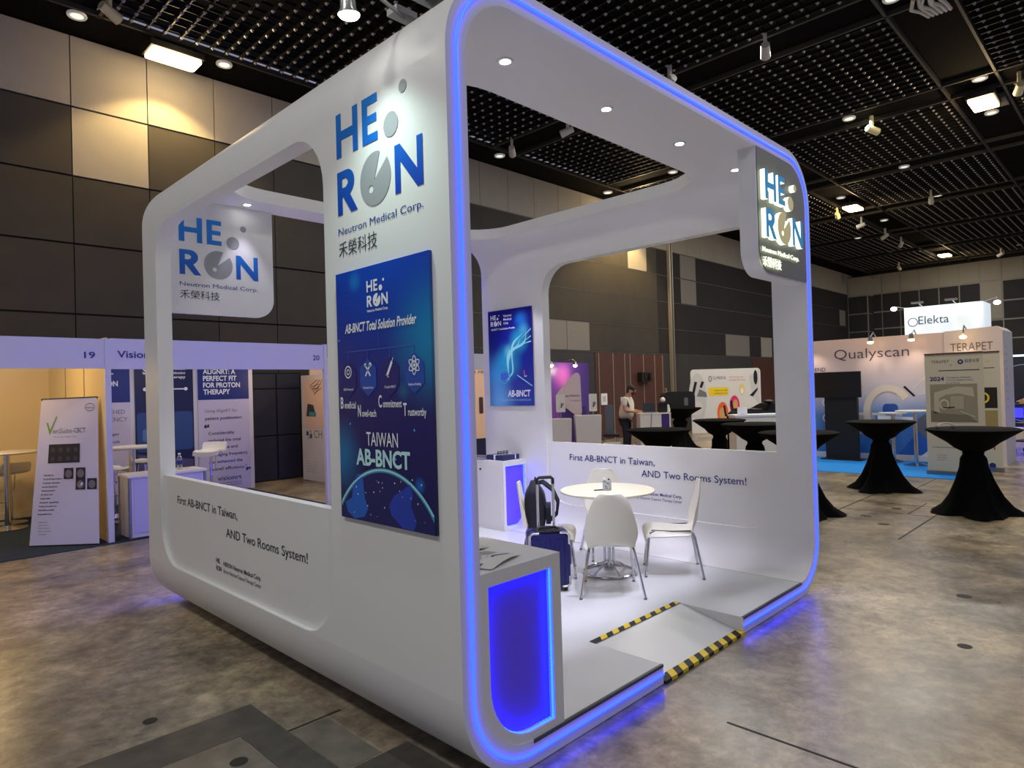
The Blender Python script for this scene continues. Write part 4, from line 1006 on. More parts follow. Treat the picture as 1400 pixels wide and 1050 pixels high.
cocktail((13.40, 6.85, 0), .6, 'black draped cocktail table carrying a big black case', .55, 1.07, .14, .5, seed=.6)
cs = thing('equipment_case', 'big black covered equipment case on the draped table behind the desk', 'case', (13.35, 6.88, 1.073), math.radians(-45))
s = MB(); s.prism([rrect(-.40, 0, .40, .42, (.02, .02, .14, .14))], frame((0, 0, 0), (1, 0, 0), UZ), -.2, .2, BLACK); s.build('cover', cs, local=True)
s = MB(); s.prism([rrect(.12, .06, .22, .26, .03)], frame((0, -.2, 0), (1, 0, 0), UZ), 0, .004, GREYTXT); s.build('badge', cs, local=True)
hs = thing('headset', 'white headband lying on the nearest black cocktail table at right', 'headset', (7.66, -.12, 1.033))
s = MB(); s.tube([(-.10 * math.cos(pi * k / 12) * .75, .09 * math.cos(pi * k / 12) * .75, .015 + .055 * math.sin(pi * k / 12)) for k in range(13)], .008, TABW, 6); s.build('band', hs, local=True)
s = MB(); s.ball((.075, -.0675, .02), .02, GREYTXT, 10, 6); s.ball((-.075, .0675, .02), .02, GREYTXT, 10, 6); s.build('earpiece', hs, local=True)

# ---------------------------------------------------------------- stands seen through the right window
RZ = math.radians(-45.4)
pw = thing('purple_stand', 'purple printed stand wall with pink glow at the left of the right window', 'exhibition stand', (11.8, 9.62, 0))
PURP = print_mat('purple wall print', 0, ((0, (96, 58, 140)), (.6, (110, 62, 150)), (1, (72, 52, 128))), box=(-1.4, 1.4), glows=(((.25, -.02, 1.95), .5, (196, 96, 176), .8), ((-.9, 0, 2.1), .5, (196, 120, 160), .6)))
s = MB(); s.box((10.4, 9.60, 0), (13.2, 9.66, 2.36), PURP); s.build('printed_wall', pw)
s = MB(); s.text('advanced', frame((10.5, 9.598, 0), (1, 0, 0), UZ), .82, 1.42, 1.0, .16, WHITETXT, bold=.03, d=.003, align='R'); s.build('lettering', pw)
s = MB(); s.box((10.7, 9.52, 0), (10.95, 9.6, 2.0), BLACK); s.build('black_panel', pw)
for (x, y, z) in ((11.12, 9.2, 2.27), (12.10, 9.2, 2.28)):
    s = MB(); s.tube([(x, 9.62, 2.40), (x, 9.3, 2.44), (x, y, z + .08)], .012, STEEL, 6); s.lathe([(.03, .08), (.06, .0)], (x, y, z), STEEL, 14); s.ball((x, y, z - .01), .055, LAMPWARM, 12, 8); s.build('arm_lamp', pw)
    lamp('POINT', 'arm_lamp_glow', (x, y - .05, z - .14), 12, (1, .82, .66), .06)
tg = thing('triangle_sign', 'pale rounded triangular sign between the white display posts', 'sign', (9.79, 7.41, 0), RZ)
tri = [(1.14 * a_ - .02, 1.02 + (b_ - .98) * 1.12) for a_, b_ in [(-.31, 1.34), (-.30, 1.44), (-.25, 1.50), (.03, 1.82), (.09, 1.855), (.14, 1.84), (.17, 1.78), (.185, 1.06), (.17, 1.01), (.12, .98), (.06, 1.0), (-.28, 1.28)]]
s = MB(); s.prism([tri], frame((0, 0, 0), (1, 0, 0), UZ), -.05, 0, mat('warm white board', (214, 196, 196), .5)); s.build('board', tg, local=True)
s = MB(); s.text('Open Platform', frame((0, 0, 0), (1, 0, 0), UZ), -.22, 1.46, .36, .055, DARKTXT, d=.003); s.text('for research', frame((0, 0, 0), (1, 0, 0), UZ), -.05, 1.36, .2, .035, GREYTXT, d=.003); s.build('lettering', tg, local=True)
s = MB(); s.box((-.30, .06, 0), (.30, .12, 1.25), mat('violet stand panel', (84, 58, 140), .5)); s.build('support_panel', tg, local=True)
def display_post(loc, w_, h, label, tlabel, mon):
    t = thing('display_plinth', label, 'plinth', loc, RZ, 'white display plinths')
    V = [(-w_ / 2, -.2, h), (w_ / 2, -.2, h), (w_ / 2, .2, h), (-w_ / 2, .2, h), (-w_ / 2 + .03, -.12, 0), (w_ / 2 - .03, -.12, 0), (w_ / 2 - .03, .12, 0), (-w_ / 2 + .03, .12, 0)]
    s = MB(); s.add(V, [(0, 1, 2, 3), (4, 7, 6, 5), (0, 4, 5, 1), (1, 5, 6, 2), (2, 6, 7, 3), (3, 7, 4, 0)], TABW); s.build('body', t, local=True)
    s = MB(); s.box((mon[0] - .012, .05, h), (mon[0] + .012, .09, 1.5), STEEL); s.build('post', t, local=True)
    s = MB(); s.prism([rrect(mon[0] - mon[1], 1.14, mon[0] + mon[1], 1.52, .02)], frame((0, .03, 0), (1, 0, 0), UZ), -.02, .01, TABW); s.ball((mon[0] + .03, .0, 1.32), .035, STEEL, 8, 6); s.tube([(mon[0] + .03, -.01, 1.31), (mon[0] + .0, -.03, 1.24)], .012, DKPL, 6); s.build('display_panel', t, local=True)
    return t
display_post((9.20, 7.30, 0), .46, 1.0, 'white plinth with small display panel at the left edge of the right window', '', (.02, .10))
display_post((9.615, 6.88, 0), .56, 1.06, 'white plinth with small display panel right of the triangular sign', '', (.13, .085))
fc = thing('folding_chair', 'grey backed chair with a folded white tray by the red-brown wall', 'chair', (10.25, 6.75, 0), RZ)
s = MB(); s.box((-.09, .05, .62), (.09, .09, 1.26), mat('steel grey plastic', (96, 100, 112), .4)); s.build('backrest', fc, local=True)
s = MB(); s.box((-.16, -.25, .56), (.16, .08, .62), BLACK); s.build('seat', fc, local=True)
for sx in (-.14, .14):
    for sy in (-.22, .06):
        s = MB(); s.tube([(sx, sy, .57), (sx * 1.15, sy * 1.1, .01)], .012, STEEL, 6); s.build('leg', fc, local=True)
s = MB(); s.box((-.2, -.40, .42), (.16, -.26, .45), TABW); s.build('tray', fc, local=True)
nt_ = thing('wall_notice', 'white paper notice fixed on the red-brown folding wall', 'notice', (15.05, 10.535, 1.2))
s = MB(); s.box((14.98, 10.525, 1.10), (15.30, 10.538, 1.46), WHITETXT); s.build('sheet', nt_)
s = MB(); s.box((15.06, 10.522, 1.2), (15.22, 10.526, 1.38), mat('faint grey print', (196, 194, 200), .6)); s.build('print', nt_)
sp_ = thing('wall_box', 'black box high on the red-brown folding wall', 'wall box', (17.35, 10.45, 1.9))
s = MB(); s.box((17.05, 10.36, 1.80), (17.65, 10.53, 2.12), BLACK); s.build('case', sp_)
s = MB(); s.box((17.2, 10.34, 1.85), (17.5, 10.36, 2.07), GLOSSBLK); s.build('face', sp_)

# standing man at the desk
def skin(name, J, E_, m, par, root=0, sub=2, flat=None):
    me = bpy.data.meshes.new(name); ks = list(J); me.from_pydata([J[k][0] for k in ks], [(ks.index(a), ks.index(b)) for a, b in E_], []); me.materials.append(m)
    o = bpy.data.objects.new(name, me); COL.objects.link(o); o.parent = par
    md = o.modifiers.new('skin', 'SKIN'); md.use_smooth_shade = True
    if not me.skin_vertices: 
        return o
    for i, k in enumerate(ks):
        r = J[k][1]; me.skin_vertices[0].data[i].radius = r if isinstance(r, tuple) else (r, r)
        me.skin_vertices[0].data[i].use_root = (i == root)
    sb = o.modifiers.new('sub', 'SUBSURF'); sb.levels = sb.render_levels = sub
    return o
SKIN = mat('skin', (196, 142, 112), .5); HAIR = mat('dark brown hair', (44, 30, 24), .7); SHIRT = mat('cream polo shirt', (222, 214, 198), .75); TROU = mat('dark navy trousers', (28, 28, 44), .8); SHOE = mat('black shoes', (18, 18, 20), .5)
def person(loc, rz, label, shirt, trousers, k=1.0, holding=True):
    t = thing('person', label, 'person', loc, rz)
    J = {'pelvis': ((0, 0, .92), .085), 'spine': ((.0, 0, 1.10), .075), 'chest': ((.02, 0, 1.30), .078), 'nb': ((.06, 0, 1.44), .06), 'neck': ((.10, 0, 1.50), .052), 'head': ((.145, 0, 1.575), (.088, .075)), 'crown': ((.155, 0, 1.66), (.075, .066))}
    E_ = [('pelvis', 'spine'), ('spine', 'chest'), ('chest', 'nb'), ('nb', 'neck'), ('neck', 'head'), ('head', 'crown')]
    for q, sy in (('l', 1), ('r', -1)):
        J.update({q + 'sh': ((.03, .18 * sy, 1.37), .040), q + 'el': ((.05, .235 * sy, 1.12), .042), q + 'wr': ((.30, .16 * sy, 1.075), .028), q + 'pm': ((.365, .145 * sy, 1.08), (.036, .016)),
                  q + 'hip': ((0, .095 * sy, .86), .06), q + 'kn': ((.02, .10 * sy, .48), .045), q + 'an': ((-.02, .105 * sy, .09), .036), q + 'to': ((.11, .12 * sy, .035), .03)})
        E_ += [('chest', q + 'sh'), (q + 'sh', q + 'el'), (q + 'el', q + 'wr'), (q + 'wr', q + 'pm'), ('pelvis', q + 'hip'), (q + 'hip', q + 'kn'), (q + 'kn', q + 'an'), (q + 'an', q + 'to')]
        for fi, (dx, dy, ln) in enumerate(((.03, .030, .055), (.035, .010, .070), (.035, -.010, .066), (.03, -.028, .05))):
            J[q + 'f%d' % fi] = ((.365 + dx, (.145 + dy * .9) * sy, 1.078), .009); J[q + 'g%d' % fi] = ((.365 + dx + ln, (.145 + dy * 1.1) * sy, 1.062), .008); E_ += [(q + 'pm', q + 'f%d' % fi), (q + 'f%d' % fi, q + 'g%d' % fi)]
        J[q + 't1'] = ((.345, .105 * sy, 1.075), .010); J[q + 't2'] = ((.385, .085 * sy, 1.066), .009); E_ += [(q + 'wr', q + 't1'), (q + 't1', q + 't2')]
    skin('body', J, E_, SKIN, t)
    J = {'pelvis': ((0, 0, .88), .19), 'spine': ((.01, 0, 1.10), .195), 'chest': ((.02, 0, 1.31), .172), 'nb': ((.05, 0, 1.425), .075)}
    E_ = [('pelvis', 'spine'), ('spine', 'chest'), ('chest', 'nb')]
    for q, sy in (('l', 1), ('r', -1)):
        J.update({q + 'sh': ((.03, .185 * sy, 1.375), .078), q + 'ua': ((.042, .215 * sy, 1.20), .066)}); E_ += [('chest', q + 'sh'), (q + 'sh', q + 'ua')]
    skin('shirt', J, E_, shirt, t)
    J = {'pelvis': ((0, 0, .93), .138)}; E_ = []
    for q, sy in (('l', 1), ('r', -1)):
        J.update({q + 'hip': ((0, .09 * sy, .84), .102), q + 'kn': ((.02, .10 * sy, .48), .074), q + 'an': ((-.015, .105 * sy, .07), .062)}); E_ += [('pelvis', q + 'hip'), (q + 'hip', q + 'kn'), (q + 'kn', q + 'an')]
    skin('trousers', J, E_, trousers, t)
    for sy in (1, -1):
        s = MB(); s.ball((.045, .115 * sy, .032), (.125, .045, .032), SHOE, 14, 8); s.build('shoe', t, local=True)
    Mh = Matrix.Rotation(.25, 3, 'Y')
    s = MB(); s.ball((.135, 0, 1.635), (.098, .084, .088), HAIR, 18, 10, Mh); s.ball((.085, 0, 1.59), (.06, .076, .085), HAIR, 14, 8); s.build('hair', t, local=True)
    s = MB(); s.ball((.185, 0, 1.515), (.05, .058, .045), HAIR, 14, 8); s.build('beard', t, local=True)
    s = MB(); s.ball((.238, 0, 1.575), (.020, .014, .024), SKIN, 10, 6); s.build('nose', t, local=True)
    for sy in (1, -1):
        s = MB(); s.ball((.222, .032 * sy, 1.602), (.010, .012, .007), BLACK, 8, 6); s.build('eye', t, local=True)
        s = MB(); s.ball((.135, .084 * sy, 1.58), (.02, .010, .032), SKIN, 8, 6); s.build('ear', t, local=True)
    s = MB(); s.ball((.232, 0, 1.535), (.008, .022, .006), mat('lips', (150, 84, 78), .5), 8, 6); s.build('mouth', t, local=True)
    t.scale = (k, k, k); return t
person((11.20, 6.98, 0), RZ - .5, 'bearded man in a cream polo shirt and dark trousers leaning over the white desk', SHIRT, TROU, .985)
dk = thing('demo_desk', 'white demo desk with a purple end in front of the standing man', 'desk', (11.42, 6.36, 0), math.radians(-45.4 - 0))
s = MB(); s.box((-.36, -.22, 0), (.12, .25, 1.01), TABW); s.build('cabinet', dk, local=True)
s = MB(); s.box((.12, -.21, 0), (.30, .24, 1.01), mat('purple end panel', (66, 40, 120), .5)); s.build('end_panel', dk, local=True)
s = MB(); s.box((.30, -.22, 0), (.335, .25, 1.01), TABW); s.box((-.37, -.23, 1.01), (.34, .26, 1.035), TABW); s.build('worktop', dk, local=True)
s = MB(); s.tube([(-.10, -.225, 1.05), (-.11, -.24, .9), (-.13, -.235, .7), (-.12, -.23, .4)], .006, GREYTXT, 6); s.build('cable', dk, local=True)
UR = Vector((.702, -.712, 0)); UF = Vector((.712, .702, 0))
def near(base, a, b, z): return tuple(Vector(base) + UR * a + UF * b + Vector((0, 0, z)))
DB = (11.42, 6.36, 0)
lp = thing('laptop', 'dark grey laptop open on the white demo desk', 'laptop', near(DB, -.09, .05, 1.037), RZ)
s = MB(); s.box((-.14, -.10, 0), (.14, .10, .016), GREYTXT); s.build('keyboard_base', lp, local=True)
s = MB(); s.box((-.14, .09, .016), (.14, .105, .22), mat('laptop lid', (70, 72, 80), .35, .3)); s.build('screen_lid', lp, local=True)
mk = thing('scanner_unit', 'black upright scanner unit with a white round top on the demo desk', 'device', near(DB, .225, .06, 1.037), RZ)
s = MB(); s.box((-.10, -.08, 0), (.08, .08, .22), DKPL); s.build('body', mk, local=True)
s = MB(); s.ball((0, 0, .285), (.06, .06, .065), TABW, 14, 8); s.build('round_top', mk, local=True)
s = MB(); s.lathe([(.05, 0), (.055, .05), (.03, .17), (0, .18)], (.12, .02, 0), TABW, 16); s.build('side_cup', mk, local=True)

cq = thing('backdrop_board', 'wide white photo board with orange and pink round pictures in the right window', 'backdrop', (19.45, 8.60, 0), RZ)
fb = frame((0, 0, 0), (1, 0, 0), UZ)
s = MB(); s.prism([rrect(-1.19, .0, 1.19, 2.17, (.02, .02, .12, .12))], fb, -.06, 0, mat('white backdrop fabric', (214, 216, 218), .5)); s.build('board', cq, local=True)
s = MB()
GP = mat('pale grey photo print', (196, 200, 206), .5)
s.sheet([circ(-.97, 1.2, .30, 30, .85)], fb, GP, .002); s.sheet([circ(-1.0, .85, .2, 24, .25)], fb, SHELLW, .003)
for a_, b_, c_, d_ in ((-1.12, 1.35, -1.02, 1.75), (-.86, 1.55, -.78, 1.75)): s.sheet([bar2(a_, b_, c_, d_, .09)], fb, DKPL, .004)
s.sheet([[(-1.0, 1.25), (-.65, 1.22), (-.68, 1.38), (-.90, 1.5)]], fb, GREYTXT, .004)
s.build('machine_picture', cq, local=True); s = MB(); s.text('CQ MEDICAL', fb, -.44, 1.82, .46, .10, DARKTXT, d=.003); s.sheet([circ(-.53, 1.84, .055, 18, .10), circ(-.53, 1.84, .035, 16, .075)], fb, DARKTXT, .003)
RT = mat('orange red print', (214, 104, 70), .5)
s.text('Advancing care', fb, .12, 1.86, .48, .05, RT, d=.003); s.text('through innovation', fb, .12, 1.76, .56, .05, RT, d=.003)
s.build('lettering', cq, local=True); s = MB(); s.sheet([rrect(-.60, 1.26, .08, 1.54, .05)], fb, YELLOW, .003); s.text('Stop by our booth', fb, -.40, 1.42, .45, .05, DARKTXT, d=.005); s.text('and discover more', fb, -.40, 1.32, .45, .05, DARKTXT, d=.005)
s.build('yellow_strip', cq, local=True); s = MB(); ORA = mat('orange print', (232, 96, 48), .5); PNK = mat('hot pink print', (216, 40, 110), .5); TAN = mat('tan photo print', (206, 160, 104), .5)
s.sheet([circ(-.13, .66, .19, 30, .38)], fb, ORA, .003); s.sheet([circ(-.13, .62, .12, 24, .24)], fb, TAN, .004); s.sheet([bar2(-.03, .55, -.08, .92, .07)], fb, DKPL, .0045); s.sheet([circ(-.17, .42, .04, 12, .06)], fb, DKPL, .0045)
s.build('round_picture', cq, local=True); s = MB(); s.sheet([circ(.28, .92, .17, 30, .33)], fb, PNK, .003); s.sheet([circ(.31, .95, .08, 20, .17)], fb, TAN, .004); s.sheet([bar2(.20, .72, .16, 1.08, .08)], fb, DKPL, .0045)
s.build('round_picture', cq, local=True); s = MB(); s.sheet([circ(.55, 1.45, .10, 20, .20)], fb, mat('pale yellow print', (224, 206, 140), .5), .003); s.sheet([circ(.55, 1.40, .05, 14, .1)], fb, WHITETXT, .004)
s.build('round_picture', cq, local=True); s = MB(); s.sheet([[(.80, 1.9), (1.15, 2.1), (1.15, .9), (.9, 1.2)]], fb, GP, .002); s.sheet([circ(1.02, 1.85, .07, 14, .25)], fb, DKPL, .004); s.sheet([[(.80, 1.24), (1.08, 1.50), (1.08, 1.42), (.92, 1.20)]], fb, DKPL, .004)
s.build('machine_picture', cq, local=True)
wc = thing('reception_counter', 'long low white counter at the right end of the right window', 'counter', (13.05, 4.60, 0), RZ)
s = MB(); s.box((-.62, -.25, 0), (.9, .25, .90), TABW); s.build('carcass', wc, local=True)
s = MB(); s.box((-.64, -.27, .90), (.92, .27, .94), WHITETXT); s.build('worktop', wc, local=True)
bk = thing('covered_table', 'black covered equipment table behind the long low white counter', 'covered table', (14.05, 4.95, 0), RZ)
G = [[Vector((-.75 + 1.7 * i / 16, .4 * (-1 if j in (0, 1) else 1), (0 if j in (0, 3) else 1.10 + .06 * math.sin(i * .9) - .0035 * (i - 8) ** 2))) for j in range(4)] for i in range(17)]
s = MB(); s.shell(G, .01, GLOSSBLK); s.build('cover', bk, local=True)
s = MB(); s.ball((.1, -.1, 1.2), (.12, .1, .05), DKPL, 12, 8); s.ball((.45, 0, 1.12), (.2, .12, .07), DKPL, 12, 8); s.build('bundle', bk, local=True)
ts = thing('tablet_sign', 'small white sign card on the long low white counter', 'sign', near((13.05, 4.60, 0), -.42, -.1, .942), RZ)
s = MB(); s.box((-.11, -.01, .0), (.11, .01, .17), WHITETXT); s.build('card', ts, local=True)
s = MB(); s.box((-.05, -.03, 0), (.05, .04, .006), STEEL); s.build('foot', ts, local=True)

# ---------------------------------------------------------------- stands at the far right
BLUEC = mat('bright blue carpet', (0, 132, 222), .9, noise=.08, nscale=50)
carpet('carpet', (10.85, .12), (13.25, 3.72), BLUEC, 'bright blue carpet in front of the pale pink stand wall')
qs = thing('display_wall', 'long pale pink to blue printed stand wall with spotlights above large grey lettering', 'exhibition stand', (13.4, 3.0, 0))
QP = print_mat('pink to blue wall print', 2, ((0, (28, 108, 196)), (.36, (90, 140, 206)), (.55, (206, 200, 212)), (1, (232, 200, 184))), box=(0, 2.5))
s = MB(); s.prism([[(-3.72, 0), (-.985, 0), (-.985, 2.53), (-3.72, 2.53)]], frame((13.3, 0, 0), (0, -1, 0), UZ), -.08, 0, QP); s.build('printed_wall', qs)
fq = frame((13.3, 0, 0), (0, -1, 0), UZ)
s = MB(); s.text('Qualyscan', fq, -3.01, 2.11, 1.42, .215, mat('slate print', (84, 74, 92), .5), d=.004, bold=-.005); s.text('LEGEND', fq, -3.20, 1.86, .42, .09, mat('slate print', (84, 74, 92), .5), d=.004, align='R', bold=.01)
s.build('lettering', qs)
s = MB(); RING = mat('ivory ring print', (228, 216, 200), .5); RING2 = mat('ring shade print', (176, 170, 172), .5)
a_ = circ(-2.02, 1.02, .46, 40, .46, -160 + 200, 40 + 200 + 20); 
s.sheet([circ(-2.0, .98, .47, 44, .56, 35, 275) + circ(-2.0, .98, .33, 44, .42, 35, 275)[::-1]], fq, RING, .003)
s.sheet([circ(-2.0, .98, .34, 44, .43, 60, 275) + circ(-2.0, .98, .31, 44, .40, 60, 275)[::-1]], fq, RING2, .0035)
s.sheet([bar2(-1.70, 1.50, -1.52, 1.30, .04)], fq, DKPL, .004)
s.sheet([rrect(-2.1, .92, -1.82, 1.15, .08)], fq, mat('deep blue print', (26, 74, 160), .5), .003)
s.sheet([rrect(-2.65, .52, -2.25, .92, .05)], fq, mat('grey machine print', (170, 168, 178), .5), .002); s.sheet([bar2(-2.7, .95, -1.75, .93, .05)], fq, RING, .0025); s.sheet([bar2(-2.2, .87, -1.55, .84, .08)], fq, WHITETXT, .004)
s.sheet([[(-1.6, .75), (-1.25, 1.02), (-1.0, 1.02), (-1.0, .45), (-1.3, .40)]], fq, mat('grey couch print', (96, 100, 116), .5), .003); s.sheet([bar2(-1.32, 1.06, -.99, 1.08, .05)], fq, RING, .004)
s.sheet([rrect(-1.30, 1.50, -1.0, 1.78, .01)], fq, mat('salmon print', (206, 130, 104), .5), .003); s.sheet([rrect(-1.26, 1.53, -1.0, 1.75, .01)], fq, mat('plum print', (66, 42, 60), .5), .004)
s.sheet([bar2(-1.55, 1.45, -1.3, 1.70, .012)], fq, WHITETXT, .003); s.sheet([bar2(-1.48, 1.33, -1.0, 1.42, .012)], fq, WHITETXT, .003)
s.sheet([[(-1.9, .06), (-1.45, .06), (-1.05, .5), (-1.45, .62)]], fq, mat('mid blue print', (26, 92, 190), .5), .002); s.sheet([[(-1.45, .1), (-1.0, .1), (-1.0, .5)]], fq, GP, .0025)
for b_ in (1.18, .85): s.sheet([circ(-3.2, b_, .09, 18), circ(-3.2, b_, .07, 18)], fq, WHITETXT, .003); s.sheet([circ(-3.17, b_, .04, 12)], fq, WHITETXT, .003)
s.build('printed_picture', qs)
s = MB(); s.box((13.26, .99, 0), (13.3, 3.72, .12), SHELLW); s.build('skirting', qs)
for yy in (2.20, 1.47):
    s = MB(); s.tube([(13.36, yy, 2.53), (13.2, yy, 2.62), (12.98, yy, 2.52)], .012, STEEL, 6); s.tube([(12.98, yy, 2.53), (12.98, yy, 2.42)], [.035, .05], GREYTXT, 12); s.ball((12.98, yy, 2.41), (.06, .06, .03), LAMPWARM, 12, 6); s.build('arm_lamp', qs)
    lamp('SPOT', 'arm_lamp_beam', (12.96, yy, 2.36), 9, (1, .84, .66), .05, (0, math.radians(-14), 0), 120, .8)
lamp('SPOT', 'arm_lamp_beam', (12.96, 3.45, 2.36), 9, (1, .84, .66), .05, (0, math.radians(-14), 0), 120, .8)
tw = thing('display_tower', 'pale pink stand wall with thin capital lettering and a white rounded end', 'exhibition stand', (13.7, .5, 0))
s = MB(); s.prism([[(-.98, 0), (-.06, 0), (-.06, 2.50), (-.14, 2.58), (-.98, 2.54)]], frame((13.26, 0, 0), (0, -1, 0), UZ), -1.1, 0, mat('pale pink wall print', (228, 208, 196), .5), SHELLW); s.build('body', tw)
fq = frame((13.26, 0, 0), (0, -1, 0), UZ)
s = MB(); s.text('TERAPET', fq, -.88, 2.15, .67, .16, mat('taupe print', (110, 92, 84), .5), d=.004, bold=-.008); s.build('lettering', tw)
s = MB(); fe = frame((13.3, .06, 0), (1, 0, 0), UZ)
for k in range(9): s.sheet([circ(.25 + .03 * (k % 2), 2.2 - .14 * k, .022, 10)], fe, mat('teal dot print', (60, 110, 150), .5), .003)
s.build('dot_print', tw)
s = MB(); yy = .62; s.tube([(13.3, yy, 2.56), (13.1, yy, 2.62), (12.98, yy, 2.46)], .012, STEEL, 6); s.ball((12.98, yy, 2.40), (.06, .06, .035), LAMPWARM, 12, 6); s.build('arm_lamp', tw)
lamp('SPOT', 'arm_lamp_beam', (12.96, yy, 2.35), 9, (1, .84, .66), .05, (0, math.radians(-14), 0), 120, .8)
def rollup(X, y0, y1, h, label, full):
    t = thing('rollup_banner', label, 'banner', (X, (y0 + y1) / 2, .0), 0, 'pale roll-up banners')
    CRM = mat('warm white banner vinyl', (206, 198, 176), .5)
    s = MB(); s.box((X - .004, y0, .05), (X + .004, y1, h), CRM); s.build('sheet', t)
    s = MB(); s.box((X - .06, y0 - .01, .0085), (X + .06, y1 + .01, .07), STEEL); s.build('base_cassette', t)
    s = MB(); s.box((X - .012, y0, h - .02), (X + .012, y1, h + .01), mat('brown top rail', (90, 66, 54), .4)); s.build('top_rail', t)
    s = MB(); s.tube([(X + .03, (y0 + y1) / 2, .05), (X + .02, (y0 + y1) / 2, h)], .008, STEEL, 6); s.build('pole', t)
    f_ = frame((X - .004, y1, 0), (0, -1, 0), UZ); wd = y1 - y0; s = MB(); TP = mat('taupe print', (110, 92, 84), .5)
    if full:
        s.text('TERAPET', f_, .10, 1.90, .26, .05, TP, d=.002); s.text('by', f_, .37, 1.85, .03, .03, GREYTXT, d=.002); s.sheet([circ(.52, 1.91, .04, 20), circ(.52, 1.91, .018, 16)], f_, NAVYP, .002); s.text('科学大学', f_, .58, 1.895, .2, .05, DARKTXT, d=.002)
        s.sheet([bar2(.20, 1.77, .78, 1.77, .012)], f_, NAVY2, .002); s.text('2024', f_, .07, 1.60, .21, .07, NAVYP, bold=.025, d=.002)
        for i, t_ in enumerate(('Therapeutic Radiation', 'at Proton Medical Centre', 'South Korea')): s.text(t_, f_, .31, 1.64 - .045 * i, (.35, .38, .19)[i], .024, NAVYP, d=.002)
        s.sheet([[(.07, .90), (.74, .90), (.74, 1.54), (.07, 1.54)]], f_, mat('sepia room print', (150, 142, 120), .5), .002)
        s.sheet([[(.12, 1.05), (.13, 1.40), (.45, 1.50), (.68, 1.48), (.70, 1.32), (.48, 1.38), (.30, 1.36), (.2, 1.30), (.2, 1.05)]], f_, mat('sepia pale print', (190, 182, 160), .5), .003)
        s.sheet([rrect(.36, 1.12, .55, 1.34, .02)], f_, mat('sepia mid print', (172, 166, 142), .5), .0035); s.sheet([circ(.27, 1.2, .07, 20, .09), circ(.27, 1.2, .05, 20, .06)], f_, CRM, .004)
        s.sheet([[(.07, .90), (.74, .90), (.60, 1.02), (.2, 1.05), (.07, 1.1)]], f_, mat('sepia dark print', (120, 112, 94), .5), .003); s.sheet([bar2(.25, 1.14, .42, 1.15, .018)], f_, DKPL, .005); s.sheet([bar2(.5, 1.08, .7, .99, .02)], f_, mat('sage print', (170, 186, 160), .5), .005)
        s.sheet([bar2(.07, .47, .46, .47, .008)], f_, GREYTXT, .002)
        for i in range(3): s.text(('Scan for details', 'visit our website', 'contact us')[i], f_, .14, .33 - .04 * i, .14, .02, GREYTXT, d=.002)
    else:
        s.text('Lab', f_, wd - .24, 1.90, .10, .05, YELLOW, d=.002); s.sheet([bar2(wd - .30, 1.80, wd - .08, 1.80, .012)], f_, NAVY2, .002)
        s.sheet([[(wd - .3, 1.10), (wd - .05, 1.10), (wd - .05, 1.46), (wd - .3, 1.46)]], f_, DKPL, .002); s.sheet([circ(wd - .26, 1.28, .10, 20), circ(wd - .26, 1.28, .07, 20)], f_, YELLOW, .003)
        s.sheet([[(wd - .3, .62), (wd - .05, .62), (wd - .05, 1.06), (wd - .3, 1.06)]], f_, mat('ochre print', (160, 140, 90), .5), .002)
        s.text('T', f_, wd - .16, .38, .09, .11, mat('red print', (200, 50, 40), .5), bold=.03, d=.002); s.sheet([circ(wd - .15, .10, .05, 16)], f_, NAVYP, .002)
    s.build('print', t); return t
rollup(11.4, .07, .905, 2.06, 'pale roll-up banner dated 2024 with a sepia treatment room photograph', True)
rollup(12.3, -.02, .72, 2.08, 'second pale roll-up banner half hidden behind the dated one', False)
tv = thing('screen_stand', 'black screen on a wide black stand before the printed stand wall', 'screen stand', (12.9, 2.78, .0))
s = MB(); s.box((12.86, 2.46, .02), (12.98, 3.09, 1.30), BLACK); s.build('stand_body', tv)
s = MB(); s.box((12.75, 2.38, .009), (13.1, 3.17, .03), BLACK); s.build('foot_plate', tv)
s = MB(); s.box((12.82, 2.36, 1.30), (12.86, 3.28, 1.835), BLACK); s.box((12.816, 2.375, 1.315), (12.82, 3.265, 1.82), GLOSSBLK); s.build('screen', tv)
bar_table((12.52, 1.34, CZ), 'white bar table on the blue carpet, nearer of two', .33, 1.04)
bar_table((13.0, 1.84, CZ), 'white bar table on the blue carpet, nearer the ring picture', .25, .98)
el = thing('lightbox_tower', 'bright white lightbox sign above the stands at right', 'lightbox sign', (17.4, 1.8, 0))
s = MB(); s.box((17.2, 1.2, 0), (17.9, 2.4, 2.66), SHELLW); s.build('tower', el)
LB = mat('backlit white sign', (226, 238, 246), .4, emit=.55)
s = MB(); s.prism([rrect(17.0, .93, 18.1, 2.56, (.14, .1, .1, .02))], frame((0, 0, 0), (1, 0, 0), (0, 1, 0)), 2.63, 3.42, LB, smooth=True); s.build('lightbox', el)
s = MB(); fe = frame((17.0, 2.56, 0), (0, -1, 0), UZ); s.text('Elekta', fe, .31, 2.985, .64, .21, mat('slate blue print', (70, 96, 120), .5), d=.004, bold=.0); s.sheet([circ(.19, 3.05, .11, 28), circ(.19, 3.05, .092, 28)], fe, mat('slate blue print', (70, 96, 120), .5), .004); s.build('lettering', el)
s = MB()
for (y, z) in ((2.72, 3.40), (.62, 3.33)): s = MB(); s.tube([(17.2, y - .2 if y > 1 else y + .3, 3.42), (16.8, y, 3.46), (16.75, y, z + .02)], .012, STEEL, 6); s.ball((16.75, y, z), (.07, .07, .05), LAMPWHITE, 12, 6); s.build('arm_lamp', el)
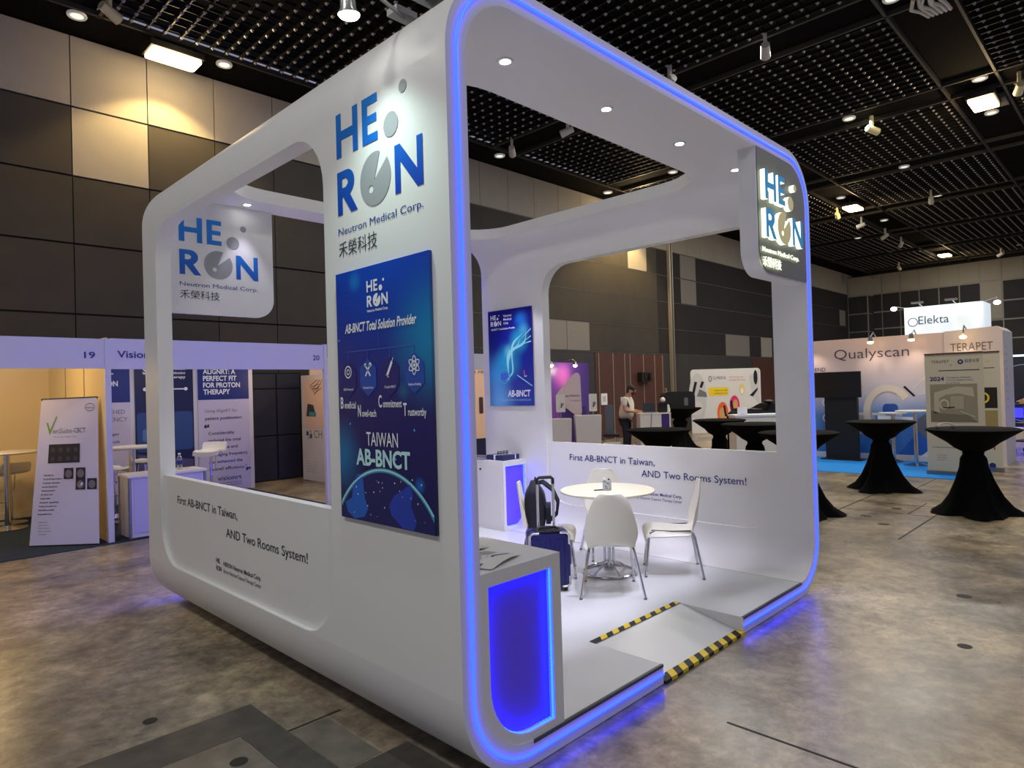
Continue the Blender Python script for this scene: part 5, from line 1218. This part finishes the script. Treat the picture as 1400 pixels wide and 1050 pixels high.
for y in (2.2, 1.5): s = MB(); s.tube([(17.3, y, 3.42), (16.75, y, 3.52)], .012, STEEL, 6); s.box((16.65, y - .12, 3.48), (16.8, y + .12, 3.52), GREYTXT); s.build('arm_lamp', el)
# dark stand at the right picture edge
ds = thing('dark_stand', 'dark blue stand wall with thin pale arcs at the right picture edge', 'exhibition stand', (20.2, -.4, 0))
s = MB(); s.box((20.0, -3.5, .3), (20.1, 1.4, 2.15), mat('midnight blue wall', (24, 30, 46), .5)); s.build('wall_panel', ds)
s = MB(); s.box((19.97, -3.5, 2.15), (20.1, 1.4, 2.2), mat('cool light strip', (205, 225, 255), .4, emit=1.6)); s.build('top_light_strip', ds)
fq = frame((20.0, 0, 0), (0, -1, 0), UZ); s = MB()
for r_ in (.75, 1.1): s.sheet([circ(-.55, 1.2, r_, 50) + circ(-.55, 1.2, r_ - .02, 50)[::-1]], lambda a, b, d=0: fq(a, min(max(b, .32), 2.14), d), mat('pale blue arc print', (150, 170, 205), .5), .004)
s.build('arc_print', ds)
s = MB(); s.box((19.9, -3.5, .55), (20.0, 1.4, .80), mat('blue glow panel', (40, 40, 255), .4, emit=3)); s.build('blue_light_strip', ds)
s = MB(); s.box((19.3, -3.5, 0), (20.1, 1.4, .30), SHELLW); s.build('plinth', ds)
tr_ = thing('trolley', 'small black equipment trolley with castors at the right picture edge', 'trolley', (15.9, .02, 0), -.3)
s = MB()
for z in (.25, .62, 1.02): s.box((-.25, -.22, z), (.25, .22, z + .03), DKPL)
s.build('shelf', tr_, local=True)
for sx in (-.22, .22):
    for sy in (-.19, .19):
        s = MB(); s.tube([(sx, sy, .1), (sx, sy, 1.02)], .014, STEEL, 8); s.build('post', tr_, local=True)
        s = MB(); s.tube([(sx, sy - .02, .05), (sx, sy + .02, .05)], .05, BLACK, 12); s.box((sx - .02, sy - .025, .05), (sx + .02, sy + .025, .1), STEEL); s.build('castor', tr_, local=True)
tm = thing('cardboard_box', 'small brown cardboard box on the trolley at the right picture edge', 'box', (15.95, .0, 1.052), -.3)
s = MB(); s.box((-.12, -.14, 0), (.12, .14, .09), mat('brown card', (186, 150, 104), .7)); s.build('carton', tm, local=True)
s = MB(); s.box((-.03, -.141, .0), (.03, .141, .0915), CREAM); s.build('packing_tape', tm, local=True)
person((17.2, -.02, 0), math.radians(150), 'man in a pale blue-green shirt cut off by the right picture edge', mat('pale teal shirt', (150, 182, 180), .8), TROU, 1.0)
